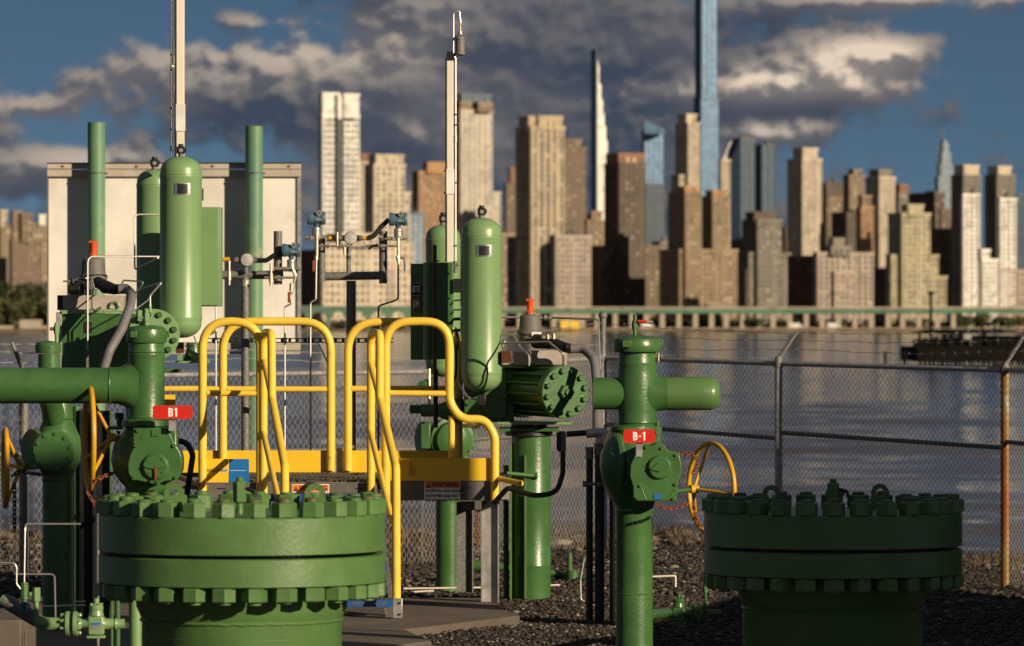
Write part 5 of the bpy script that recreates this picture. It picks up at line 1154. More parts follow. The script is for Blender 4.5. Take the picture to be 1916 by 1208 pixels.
tag(build('grey_hose', MB().tube([P(222,541,36.0), P(238,541,36.0), P(247,550,35.9), P(243,575,35.8), P(228,615,35.7), P(205,655,35.6), P(193,692,35.6)], L(9,36), 18, fillet=.12), HOSE), 'thick grey hose hanging from the left indicator dome down to the pipe', 'hose')
tag(build('hose_sleeve', MB().tube([P(197,666,35.62), P(193,694,35.6)], L(9.8,36), 18), BLK), 'black sleeve on the lower end of the left grey hose', 'sleeve')
TT = [
 ('long bent steel tube passing in front of the left dome and down beside it', [P(164,690,35.9), P(164,479,35.9), P(298,479.5,36.1)], 1.7, .05),
 ('bent steel tube looping out left of the shaded vessel', [P(300,401,37.2), P(252,401,37.1), P(252,504,37.0), P(296,482,36.2)], 1.7, .045),
 ('upper short bent tube between the left hose and the vessel', [P(247,590,35.9), P(247,556,35.9), P(270,527,35.8), P(232,524,36.2), P(228,530,36.3)], 1.6, .02),
 ('lower short bent tube ending at the round actuator cover', [P(281,572,35.8), P(281,552,35.8), P(304,527,35.8), P(262,541,36.1)], 1.8, .02),
 ('small diagonal tube behind the left hose', [P(300,528,36.4), P(276,562,36.2), P(252,580,36.0)], 1.3, .02)]
for lab, pts, r_, f_2 in TT: tag(build('steel_tube', MB().tube(pts, L(r_,36.3), 8, fillet=f_2), STEEL), lab, 'tube')
tag(build('steel_strip', MB().box(X(163,35.9)-.004, X(165,35.9)+.004, 35.88, 35.9, Z(692,35.9), Z(655,35.9)), GALVD), 'dark clip strip on the lower end of the long bent tube', 'clip')
# green cabinet right of the left vessel
t = thing('cabinet', 'flat light green metal box fixed behind the right side of the left vessel', 'cabinet', tuple(P(395,574,36.75)), None)
build('box', MB().box(X(350,36.75), X(413,36.75), 36.75, 37.0, Z(573,36.75), Z(387,36.75)), G_TK, t, bevel=.004)
build('lid', MB().box(X(352,36.75), X(409,36.75), 36.735, 36.7495, Z(571,36.75), Z(389,36.75)), G_TK, t, bevel=.003)
build('hinge', MB().cyl(P(379,375,36.7), P(379,352,36.7), L(2,36.7), n=8), BLKP, t)

# ================================================================== RIGHT ACTUATOR
D = 37.60; l = lambda n: L(n, D)
t = thing('valve_actuator', 'green actuator right of centre with long tie rods around its cylinder', 'actuator', tuple(P(990, 800, D)), 'pneumatic valve actuators')
ang = math.radians(28); ax = Vector((math.sin(ang), -math.cos(ang), -.02)).normalized()
front = P(1058, 733.5, 37.20); Lc = .62; back = front-ax*Lc
build('cylinder', MB().cyl(back, front-ax*.05, l(40), n=48), G_DK, t)
build('end_cover', MB().lathe(front, ax, [(l(47),-.075),(l(49),-.073),(l(49),-.004),(l(47.5),0),(l(20),.0004),(.001,.0008)], 56), G_DK, t, angle=30)
build('rear_flange', MB().lathe(back, ax, [(l(30),-.06),(l(52),-.06),(l(53),-.055),(l(53),0),(l(50),.004),(l(38),.005)], 56), G_DK, t, angle=30)
uu = Vector((0,0,1)).cross(ax).normalized(); vv = ax.cross(uu)
for i in range(14):
    a = 2*PI*i/14+.1; q = uu*math.cos(a)*l(45.5)+vv*math.sin(a)*l(45.5); build('tie_rod', MB().cyl(back+q, front-ax*.07+q, l(3.0), n=10), G_DK, t)
bolt_heads('cover_bolt', t, [front+uu*math.cos(a)*l(40)+vv*math.sin(a)*l(40)+ax*.001 for a in [i*PI/6+.2 for i in range(12)]], ax, l(6), .028, G_DK)
build('hub_boss', MB().loft([[front+ax*d_+uu*a+vv*b for a,b in hexpts(l(15)*s_2)] for d_, s_2 in ((-.001,1.05),(.006,1.0),(.030,1.0),(.036,.85))]), G_DK, t, angle=20)
build('hub_plug', MB().cyl(front+ax*.035, front+ax*.055, l(7), n=6), G_DK, t, angle=20)
build('centre_body', MB().box(X(868,D), X(962,D), D+.05, D+.55, Z(790,D), Z(690,D)), G_DK, t, bevel=.008)
build('body_panel', MB().box(X(905,D), X(948,D), D+.02, D+.048, Z(782,D), Z(692,D)), G_DK, t, bevel=.004)
build('rear_cylinder', MB().lathe(P(870,768,D+.4), (-1,.3,0), [(l(10),0),(l(22),.01),(l(24),.05),(l(20),.12),(l(12),.2),(l(12),.32)], 28), G_DK, t)
build('top_plate', MB().box(X(930,D), X(1052,D), D-.02, D+.35, Z(688,D), Z(683,D)), G_TK, t, bevel=.002)
build('mount_plate', MB().box(X(930,D), X(1068,D), D-.22, D+.35, Z(793,D), Z(788,D)), G_TK, t, bevel=.002)
build('mount_plate', MB().box(X(934,D), X(1046,D), D-.18, D+.3, Z(806,D), Z(800,D)), G_DK, t, bevel=.002)
build('mount_neck', MB().cyl(P(990,801,D), P(990,815,D), l(44), n=32).cyl(P(990,788,D+.05), P(990,801,D+.05), l(34), n=24), BLKP, t)
cxx = X(994, D)
build('column', MB().lathe((cxx,D,0), (0,0,1), [(l(36.5),-.1),(l(36.5),Z(1060,D)),(l(37.3),Z(1058,D)),(l(36.5),Z(1056,D)),(l(36.5),Z(930,D)),(l(37.2),Z(928,D)),(l(36.5),Z(926,D)),(l(36.5),Z(812,D))], 56), G_DK, t, angle=25)
build('rib', MB().box(X(983,D)-.007, X(983,D)+.007, D-.155, D-.125, .0, Z(850,D)), G_FL, t)
build('rib', MB().box(X(956,D)-.007, X(956,D)+.007, D-.10, D+.05, .0, Z(830,D)), G_FL, t)
build('side_pipe', MB().cyl((X(947,D),D-.02,0), (X(947,D),D-.02,Z(870,D)), l(5), n=12), G_DK, t)
build('cross_rod', MB().cyl(P(948,885,D-.2), P(1002,890,D-.15), l(4), n=12).cyl(P(1002,890,D-.15), P(1006,890,D-.15), l(6), n=12), G_DK, t)
build('manifold_box', MB().box(X(994,D), X(1060,D), D-.16, D+.15, Z(682,D), Z(655,D)), GREYL, t, bevel=.003)
build('manifold_box', MB().box(X(960,D), X(992,D), D-.10, D+.15, Z(682,D), Z(658,D)), GREYL, t, bevel=.003)
build('relay_box', MB().box(X(938,D), X(957,D), D-.16, D+.02, Z(678,D), Z(656,D)), RODM, t, bevel=.003)
build('lifting_ring', MB().torus(P(994,672,D-.18), (1,0,0), (0,0,1), l(8), l(2), 20, 6), G_TK, t)
t, l, x, z0 = controller('grey indicator dome with an orange beacon standing on the right actuator', 37.55, 992, 589, .92, -1)
build('dome_label', MB().box(X(995,37.40), X(1013,37.40), 37.55-l(27.6), 37.55-l(26.8), Z(629,37.40), Z(621,37.40)), WHT, t)
build('cable_gland', MB().cyl(P(1002,638,37.40), P(1030,640,37.30), l(15), l(14), 18).cyl(P(1030,640,37.30), P(1058,650,37.20), l(12), l(10), 16).loft([[P(px_,py_,37.20)+Vector((0,a,b)) for a,b in hexpts(l(12))] for px_, py_ in ((1058,650),(1068,652))]), BLKP, t)
build('valve_cluster', MB().box(X(1014,37.30), X(1050,37.30), 37.25, 37.40, Z(633,37.30), Z(627,37.30)).cyl(P(1025,634,37.25), P(1025,625,37.25), l(3), n=8).cyl(P(1036,634,37.25), P(1036,624,37.25), l(3), n=8).cyl(P(1046,631,37.25), P(1054,628,37.25), l(2), n=8), BRASS, t)
tag(build('grey_hose', MB().tube([P(1066,652,37.20), P(1092,651,37.20), P(1112,672,37.10), P(1117,720,37.00), P(1117,806,36.60)], L(9,36), 18, fillet=.12), HOSE), 'thick grey hose curving down from the right indicator dome', 'hose')
TT = [
 ('long horizontal steel tube above the right actuator, bent down at its end', [P(938,593,37.80), P(1030,594,37.80), P(1120,597,37.50), P(1123,692,37.30)], 2.0, .05),
 ('steel tube arched over the top left of the right actuator', [P(938,625,37.50), P(962,627,37.40), P(974,650,37.20), P(990,664,37.10), P(990,684,37.10)], 2.0, .03),
 ('steel tube running in front of the right dome to the end of the cylinder', [P(935,642,37.20), P(1027,639,37.00), P(1054,662,36.90), P(1054,684,37.00)], 2.0, .03),
 ('short steel tube beside the relay box of the right actuator', [P(938,636,37.60), P(946,637,37.50), P(940,648,37.50)], 1.5, .02),
 ('thin steel tube below the right vessel', [P(893,748,37.40), P(875,744,37.40), P(858,715,37.60), P(858,655,37.70)], 2.0, .05)]
for lab, pts, r_, f_2 in TT: tag(build('steel_tube', MB().tube(pts, L(r_,37.50), 8, fillet=f_2), STEEL), lab, 'tube')
tag(build('compression_fitting', MB().cyl(P(1018,593.5,37.80), P(1024,594,37.80), .018, n=8).cyl(P(1027,594,37.80), P(1033,594,37.80), .018, n=8), BRASS, angle=20), 'pair of small nuts on the long tube above the right actuator', 'fitting')
tag(build('vessel_drain', MB().box(X(893,37.40), X(909,37.40), 37.35, 37.50, Z(758,37.40), Z(738,37.40)), BLKP, bevel=.004), 'small black block under the right gas vessel', 'fitting')
# cabinet with name plates
D = 38.0; t = thing('cabinet', 'tall green metal box with two name plates beside the right mast', 'cabinet', tuple(P(808,674,D)))
build('box', MB().box(X(792,D), X(848,D), D-.02, D+.30, Z(672,D), Z(491,D)), G_DK, t, bevel=.004)  # deeper green stands in for the vessel's shade on the box
build('lit_edge', MB().cyl(P(797,672,D-.03), P(797,491,D-.03), L(5.5,D), n=16), G_TK, t)  # lighter green strip stands in for sunlight on the box
ang2 = math.radians(-14)
fm = MB(); fm.obox((X(768,D), D+.01), (math.cos(ang2), math.sin(ang2)), (-math.sin(ang2), math.cos(ang2)), L(24.5,D), .15, Z(673,D), Z(493,D)); build('side_panel', fm, G_DK, t, bevel=.003)
for (txt, y0, y1, m_, sz) in (('BETTIS',530,552,INK,.062),('J249',558,579,REDB,.060)):
    pc = P(778.5, (y0+y1)/2, D-.021); h_ = L(y1-y0, D)/2
    fm = MB().obox((pc.x-L(8,D), pc.y-.004+L(8,D)*.25+.005), (math.cos(ang2), math.sin(ang2)), (-math.sin(ang2), math.cos(ang2)), L(16.5,D), .004, pc.z-h_, pc.z+h_)
    if txt == 'BETTIS': 
        fm2 = MB().obox((pc.x-L(8.5,D), pc.y-.002+L(8,D)*.25+.005), (math.cos(ang2), math.sin(ang2)), (-math.sin(ang2), math.cos(ang2)), L(17.5,D), .003, pc.z-h_-.004, pc.z+h_+.004); build('plate_border', fm2, GALV, t)
    build('name_plate', fm, m_, t)
    text(txt, sz, (pc.x, pc.y-.006, pc.z), WHT, parent=t, bold=.0008, rotz=ang2, squash=.30 if txt == 'BETTIS' else .40)
for yy in (512, 558, 603): build('screw', MB().cyl(P(840,yy,D-.03), P(840,yy,D-.02), .008, n=8), G_DK, t)
for yy in (562, 580, 597, 618): build('tubing_stub', MB().cyl(P(848,yy,D), P(864,yy-1,D-.1), L(1.4 if yy < 590 else 3, D), n=8), BLKP, t)
build('hanger_block', MB().box(X(849,D), X(866,D), D-.05, D+.1, Z(547,D), Z(521,D)), BLKP, t, bevel=.003)
build('cable', MB().tube([P(846,612,38.10), P(855,615,38.05), P(856,650,38.00), P(853,700,38.00), P(842,735,38.00)], L(2.4,37), 8, fillet=.05), BLK, t)
tag(build('brown_rod', MB().cyl(P(813.5,692,37.80), P(813.5,458,37.80), L(3.7,37.80), n=12), RODM), 'dark brown upright rod in front of the green box with name plates', 'rod')
tag(build('rod_guide', MB().cyl(P(810,489,37.85), P(810,486.5,37.85), L(12,37.80), n=20), G_TK), 'flat round guide plate the brown rod passes through', 'plate')
tag(build('conduit', MB().cyl(P(815,800,37.90), P(815,690,37.90), L(4.5,37.90), n=12), BLKP), 'black conduit hanging below the green box with name plates', 'conduit')

# lower valve behind the right actuator
D = 39.6; l = lambda n: L(n, D); x = X(838, D)
t = thing('valve_column', 'green valve column in shade behind the platform, its round cover facing out', 'valve', (x, D, 0))
build('pipe', MB().cyl((x,D,-.1), (x,D,Z(790,D)), l(22.5), n=36), G_DK, t)
build('valve_body', MB().lathe((x,D,0), (0,0,1), [(l(22),Z(866,D)),(l(34),Z(856,D)),(l(40),Z(835,D)),(l(40),Z(812,D)),(l(34),Z(796,D)),(l(22),Z(786,D))], 36), G_DK, t)
fc = Vector((X(852,D), D-.16, Z(822,D)))
build('side_cover', MB().lathe(fc, (.35,-1,0), [(l(42),-.10),(l(42),-.06),(l(36),-.055),(l(34),-.01),(l(24),.012),(.01,.02)], 36), G_DK, t, angle=30)
bolt_heads('bolt', t, [fc+Vector((l(38)*math.cos(a), .05, l(38)*math.sin(a))) for a in [i*PI/5+.2 for i in range(10)]], (.35,-1,0), l(4), .012, G_DK)
build('body_flange', MB().cyl(P(800,822,D), P(790,822,D-.02), l(34), n=32), G_DK, t, bevel=.004)
build('gear_case', MB().box(X(788,D), X(806,D), D-.2, D+.1, Z(838,D), Z(792,D)), G_DK, t, bevel=.006)
t = thing('tilted_cylinder', 'small dark green cylinder and lever bar behind the right yellow rail', 'valve part', tuple(P(800,770,38.9)))
build('cylinder', MB().cyl(P(789,720,38.6), P(810,712,39.0), L(7.5,38.7), n=16), G_DK, t); build('lever_bar', MB().box(X(767,38.7), X(795,38.7), 38.6, 38.66, Z(773,38.7), Z(757,38.7)), G_DK, t, bevel=.006)
build('link', MB().tube([P(795,768,38.65), P(803,762,38.65), P(803,690,38.7)], L(3,37.7), 8, fillet=.02), BRASS, t)
chain('rusty chain hanging behind the platform legs', [P(892,945,38.2), P(892,1030,38.2)], ll=.034)

# ================================================================== MASTS
def mast(label, D, px0, px1, ytop, ybot, sleeve, capped, tube_side):
    t = thing('vent_mast', label, 'mast', tuple(P((px0+px1)/2, ybot, D)), 'cream masts carrying thin vent tubes')
    x0, x1 = X(px0,D), X(px1,D)
    build('post', MB().box(x0, x1, D, D+.06, Z(ybot,D), Z(ytop,D)), MASTM, t, bevel=.003)
    build('channel_edge', MB().box(x0-L(3,D), x0-.001, D-.004, D+.066, Z(ybot,D), Z(ytop-6,D)), BLKP, t, bevel=.001)
    build('sleeve', MB().box(x0-.004, x1+.005, D-.008, D+.068, Z(sleeve[1],D), Z(sleeve[0],D)), MASTW, t, bevel=.002)
    xt = x1+L(4,D) if tube_side > 0 else x0-L(6.5,D)
    for yy in (sleeve[0]+3, sleeve[1]-3): build('clamp_bolt', MB().cyl((x0-.022,D+.02,Z(yy,D)), (x1+.018,D+.02,Z(yy,D)), .006, n=8), BRASS, t)
    return t, x0, x1, xt
D = 38.15
t, x0, x1, xt = mast('cream mast right of centre with a small filter bottle hooked over its top', D, 836, 848.5, 113, 490, (316,363), True, 1)
build('black_cap', MB().box(x0-.002, x1+.001, D-.002, D+.062, Z(113,D)+.001, Z(96,D)), BLKP, t)
build('vent_tube', MB().tube([(xt,D,Z(512,D)), (xt,D,Z(110,D)), (X(848.5,D),D,Z(100,D)), (X(848.5,D),D,Z(22,D)), (X(860,D),D,Z(20,D)), (X(861,D),D,Z(36,D))], L(1.8,D), 8, fillet=.035), STEEL, t)
for yy in (212, 232, 254, 261, 458, 340): build('tube_clip', MB().cyl((xt,D,Z(yy+3,D)), (xt,D,Z(yy,D)), L(3,D), n=8), BRASS if yy in (254,261) else BLKP, t)
build('nozzle', MB().cyl(P(861,36,D), P(861,42,D), L(3.2,D), n=8).cyl(P(861,42,D), P(861,64,D), L(2.4,D), n=10).cyl(P(861,58,D), P(861,64,D), L(4,D), n=6), BRASS, t)
build('filter_bottle', MB().lathe(P(861,102,D), (0,0,1), [(L(3,D),-L(2,D)),(L(8,D),0),(L(10.5,D),L(.5,D)),(L(10.5,D),L(4,D)),(L(9,D),L(4.5,D)),(L(9,D),L(29,D)),(L(10.5,D),L(29.5,D)),(L(10.5,D),L(33,D)),(L(7,D),L(36,D)),(L(3,D),L(38,D))], 28), GALVD, t, angle=30)
build('valve_knot', MB().cyl(P(852,510,D-.02), P(852,488,D-.02), L(4,D), n=8).cyl(P(848,498,D-.03), P(858,494,D-.03), L(3,D), n=8), GALVD, t)
D = 37.1
t, x0, x1, xt = mast('tall cream mast at left running out of the top of the picture', D, 330, 344.5, -60, 300, (194,245), False, -1)
for dx in (0, -.011): build('vent_tube', MB().tube([(xt+dx,D,Z(292,D)), (xt+dx,D,Z(-60,D))], L(1.7,D), 8), BLKP if dx == 0 else GALVD, t)
for yy in (100, 122, 128, 200, 240, 273, 278): build('tube_clip', MB().cyl((xt-.005,D,Z(yy+3,D)), (xt-.005,D,Z(yy,D)), L(4,D), n=8), BLKP if yy != 122 else BRASS, t)

# ================================================================== PLATFORM
D0, D1 = 36.0, 38.1
t = thing('access_platform', 'grey steel access platform with yellow toe boards between the two actuators', 'platform', tuple(P(650, 900, 37.0)*1.0))
zf = Z(902, D0)
def chan(px0, px1, py0, py1, D, par, name='edge_channel'):
    r0, r1 = X(px0,D), X(px1,D)
    m = MB().box(r0, r1, D, D+.008, Z(py1,D), Z(py0,D)); m.box(r0, r1, D+.0085, D+.06, Z(py0,D)-.008, Z(py0,D)-.0005); m.box(r0, r1, D+.0085, D+.06, Z(py1,D)+.0005, Z(py1,D)+.008)
    build(name, m, CHAN, par, smooth=False)
    build('edge_lip', MB().box(r0, r1, D-.006, D+.010, Z(py0,D)+.0007, Z(py0,D)+.006), ALU, par, smooth=False)
chan(372, 706, 904, 938, D0, t); chan(724, 955, 899.5, 936, D0, t)
build('edge_channel', MB().box(X(310,D1), X(960,D1), D1+.08, D1+.09, Z(916,D1), Z(884,D1)), CHAN, t, smooth=False)
for px_ in (372, 955): build('end_channel', MB().box(X(px_,D0)-.02, X(px_,D0), D0+.07, D1+.079, Z(936,D0), Z(902,D0)), CHAN, t, smooth=False)
for px_, py_ in ((414,913),(672,913),(872,912),(932,912)): build('slot', MB().box(X(px_-8,D0), X(px_+8,D0), D0-.0015, D0-.0003, Z(py_+2.2,D0), Z(py_-.5,D0)), INK, t, smooth=False)
# grating planks: serrated strips
xg0, xg1 = X(374,D0), X(952,D0); npl = 9
for k_ in range(npl):
    ya = D0+.065+(D1-D0)*k_/npl; yb = D0+.065+(D1-D0)*(k_+1)/npl-.012
    m = MB(); m.box(xg0, xg1, ya, ya+.004, zf-.05, zf-.002); m.box(xg0, xg1, yb-.004, yb, zf-.05, zf-.002)
    nx_ = int((xg1-xg0)/.036)
    for r_i in range(3):
        for i in range(nx_):
            xx = xg0+.012+.036*i+(r_i % 2)*.018; yy = ya+.03+(yb-ya-.05)*r_i/2
            if xx+.016 > xg1: continue
            m.box(xx, xx+.016, yy-.011, yy+.011, zf-.012, zf-.0025+.012)
    m.box(xg0, xg1, ya+.0045, yb-.0045, zf-.03, zf-.0125)
    build('grating_plank', m, GRATM, t, smooth=False)
# toe boards
def toe(name, px0, px1, py0, py1, D, material): return build(name, MB().box(X(px0,D), X(px1,D), D, D+.006, Z(py1,D), Z(py0,D)), material, t, bevel=.0015)
toe('toe_board', 372, 427.5, 858, 902.5, D0-.012, YEL2); toe('toe_board', 428, 466, 858.5, 902.5, D0-.013, BLU)
toe('toe_board', 727, 925, 857, 899, D0-.012, YEL2)
toe('toe_board', 314, 626, 842.5, 884, D1, YEL2); toe('toe_board', 641, 850, 842.5, 884, D1, YEL2)
build('cover_strip', MB().box(X(626.5,D1), X(640.5,D1), D1+.01, D1+.016, Z(884,D1), Z(838,D1)), GALV, t)
text('PERFECT', .030, (X(394,D0), D0-.0145, Z(880,D0)), YTXT, parent=t, squash=.95); 
build('print_box', MB().box(X(411,D0), X(424.5,D0), D0-.0142, D0-.0135, Z(881.5,D0), Z(877,D0)), BLU, t); text('STEP', .018, (X(418,D0), D0-.0155, Z(879.2,D0)), WHT, parent=t)
build('print_line', MB().box(X(430,D0), X(461,D0), D0-.0142, D0-.0135, Z(880.2,D0), Z(879.5,D0)), WHT, t)
sm = MB(); sm.prism([(X(765,D0),Z(890,D0)),(X(779,D0),Z(888,D0)),(X(777,D0),Z(876,D0)),(X(773,D0),Z(872,D0)),(X(770,D0),Z(861,D0)),(X(766,D0),Z(862,D0)),(X(766,D0),Z(874,D0))], D0-.0145, D0-.0128); build('dirt_smudge', sm, YELW, t, smooth=False)
# legs
def leg(px0, px1, yt, yb, D, m_, taper=0):
    mm = MB(); xa, xb = X(px0,D), X(px1,D)
    mm.box(xa, xa+.010, D, D+.10, .07, Z(yt,D)); mm.box(xa+.0105, xb, D+.04, D+.05, .07, Z(yt,D)); mm.box(xb-.010, xb, D-.004, D+.0395, .07, Z(yt,D))
    return build('leg', mm, m_, t, smooth=False)
leg(900, 934, 936, 1143, 36.25, ALU); leg(854, 886, 940, 1118, 37.6, GALVD); leg(375, 405, 936, 1140, 36.3, GALVD); leg(660, 676, 940, 1118, 37.7, GALVD)
build('knee_plate', MB().prism([(X(858,D0+.3),Z(937,D0+.3)),(X(914,D0+.3),Z(937,D0+.3)),(X(898,D0+.3),Z(957,D0+.3)),(X(868,D0+.3),Z(950,D0+.3))], D0+.24, D0+.248), CHAN, t, smooth=False)
build('end_bracket', MB().box(X(935,D0), X(953,D0), D0-.02, D0-.013, Z(934,D0), Z(898,D0)), ALU, t, bevel=.002)
# warning signs
def warn(label, px0, px1, py0, py1, D, lines):
    s_ = thing('warning_sign', label, 'sign', tuple(P((px0+px1)/2, py1, D)), 'warning plates on the platform edge')
    xa, xb = X(px0,D), X(px1,D); w_ = xb-xa; hh = Z(py0,D)-Z(py1,D)
    build('plate', MB().box(xa, xb, D-.003, D-.0008, Z(py1,D), Z(py0,D)), WHT, s_, bevel=.0008)
    zh = Z(py0+14, D)
    build('header', MB().box(xa+.004, xb-.004, D-.0042, D-.0032, zh, Z(py0,D)-.004), ORW, s_)
    zc = (zh+Z(py0,D)-.004)/2
    text('WARNING', .044, (xa+w_*.575, D-.005, zc), INK, parent=s_, bold=.0016, squash=.88)
    tri = MB().prism([(xa+w_*.055,zc-.019),(xa+w_*.175,zc-.019),(xa+w_*.115,zc+.019)], D-.0052, D-.0045); build('warning_triangle', tri, INK, s_)
    text('!', .026, (xa+w_*.115, D-.0062, zc-.003), ORW, parent=s_, bold=.001)
    for k_, ln in enumerate(lines): text(ln, .0265, (xa+w_*.04, D-.0045, zh-.018-k_*.0335), INK, parent=s_, bold=.0007, align='LEFT', squash=.80)
LN = ['POTENTIAL FALL HAZARD', 'PLATFORM LOAD NOT TO', 'EXCEED 50 LBS / SQ. FT.']
warn('orange and white warning plate partly hidden behind the lifting eye of the lit flange', 546, 616, 905.5, 943, D0, LN)
warn('orange and white warning plate on the shaded channel at the right of the platform', 794, 861, 899, 935, D0, LN)

# guard rails (each welded hoop is one thing)
RR = L(8, D0)
def rail(name, label, paths, r=RR, group='yellow guard rails of the platform', caps=()):
    t = thing(name, label, 'guard rail', tuple(Vector(paths[0][1][0])), group)
    for nm, pts, rr, fl_ in paths: build(nm, MB().tube(pts, rr, 16, fillet=fl_, steps=8), YEL, t)
    return t
def Q(*a): return [P(px, py, d) for px, py, d in a]
Df, Db = D0-.03, D1-.03
rail('guard_rail', 'front yellow hoop nearest the left valve sign', [('hoop', Q((379,930,Df),(379,601,Df),(487,601,Df),(487,930,Df)), RR, .21), ('middle_rail', Q((387,735,Df),(480,736,Df)), L(5.5,D0), 0)])
rail('guard_rail', 'rear left yellow hoop seen through the front one', [('hoop', Q((417,880,Db),(417,601,Db),(619,601,Db),(619,880,Db)), RR*1.03, .22), ('middle_rail', Q((424,727.5,Db),(612,728,Db)), L(5.5,D1), 0), ('extension_rail', Q((250,728,Db),(371,727,Db),(410,728,Db)), L(5.5,D1), 0)])
rail('stair_rail', 'left yellow stair handrail dropping towards the lit flange', [('hoop', Q((493,935,D0-.05),(493,622,D0-.05),(508,622,D0-.35),(509,746,D0-.5),(533,873,D0-1.3),(533,960,D0-1.5)), L(7.6,D0), .09), ('upper_brace', Q((495,676,D0-.08),(509,742,D0-.48)), L(6.5,D0), 0), ('lower_brace', Q((493,810,D0-.07),(522,940,D0-1.3)), L(5.5,D0), 0)])
rail('stair_rail', 'right yellow stair handrail running down to the blue step', [('hoop', Q((694,935,D0-.05),(694,623,D0-.05),(711,623,D0-.35),(711,748,D0-.5),(741,875,D0-1.3),(742,1122,D0-1.75)), L(7.6,D0), .09), ('upper_brace', Q((693,678,D0-.08),(711,744,D0-.48)), L(6.5,D0), 0), ('lower_brace', Q((693,808,D0-.07),(736,985,D0-1.5)), L(5.5,D0), 0)])
rail('guard_rail', 'rear right yellow hoop, its left part in shade', [('hoop', Q((651,880,Db),(651,602,Db),(858,602,Db),(858,880,Db)), RR*1.03, .22), ('middle_rail', Q((658,727,Db),(850,727,Db)), L(5.5,D1), 0)])
rail('guard_rail', 'front right yellow hoop whose right end bends down around the actuator', [('hoop', Q((722,935,Df),(722,601,Df),(841,601,Df),(841,752,Df),(862,784,Df),(908,784,Df),(926,815,Df),(926,936,Df)), RR, .17), ('middle_rail', Q((729,735,Df),(835,736,Df)), L(5.5,D0), 0), ('lower_post', Q((845,856,Df+.03),(845,778,Df+.03)), L(6,D0), 0)])
tag(build('yellow_tube', MB().tube(Q((926,894,D0),(975,904,D0-.3)), L(5.5,D0), 12), YEL), 'short yellow tube sticking out right of the platform edge', 'tube')
tag(build('yellow_tube', MB().tube(Q((868,795,37.2),(890,798,37.0),(905,788,36.6)), L(4,37), 10), YEL), 'small yellow tube under the bent right hoop', 'tube')
tag(build('yellow_plate', MB().box(X(308,38.3), X(328,38.3), 38.3, 38.31, Z(758,38.3), Z(738,38.3)), YEL2), 'small square yellow plate beside the left valve sign', 'plate')
# stair
t = thing('stair', 'steel stair with blue nosed treads leading down from the platform', 'stair', tuple(P(690,1180,34.3)))
n = 4
for k_ in range(n):
    f = k_/(n-1); Dk = 34.45+(35.7-34.45)*f; zt = Z(1122,34.45)+(Z(925,35.7)-Z(1122,34.45))*f
    xl_, xr_ = X(650,34.45)-.0+(X(512,35.7)-X(650,34.45))*f*.25, X(735,34.45)+(X(700,35.7)-X(735,34.45))*f
    build('tread', MB().box(xl_-.55, xr_, Dk, Dk+.24, zt-.035, zt), GRATM, t, bevel=.002)
    build('nosing', MB().box(xl_-.55, xr_, Dk-.006, Dk-.001, zt-.045, zt+.002), BLUT, t)
    if k_ == 0: text('PERFECT STEP CALL 000 000 0000'.replace('CALL 000 000 0000', ''), .03, ((xl_+xr_)/2, Dk-.0075, zt-.022), YTXT, parent=t, squash=1.2)
for px_t, px_b in ((702,740),):
    build('stringer', MB().hexa([P(px_b-6,1176,34.35),P(px_b+6,1176,34.35),P(px_b+6,1176,34.42),P(px_b-6,1176,34.42),P(px_t-3,906,35.95),P(px_t+3,906,35.95),P(px_t+3,906,36.0),P(px_t-3,906,36.0)]), GALVD, t, smooth=False)
build('foot_bracket', MB().box(X(735,34.2), X(753,34.2), 34.2, 34.21, .08, Z(1119,34.2)).box(X(735,34.2), X(737,34.2), 34.21, 34.33, .08, Z(1119,34.2)), ALU, t, bevel=.003)
for yy in (1128,1149): build('foot_bolt', MB().cyl(P(748,yy,34.19), P(748,yy,34.2), .008, n=8), BLKP, t)
build('side_plate', MB().prism([(X(718,34.4),Z(1137,34.4)),(X(735,34.4),Z(1137,34.4)),(X(735,34.4),Z(1180,34.4)),(X(728,34.4),Z(1180,34.4))], 34.4, 34.41), CHAN, t)

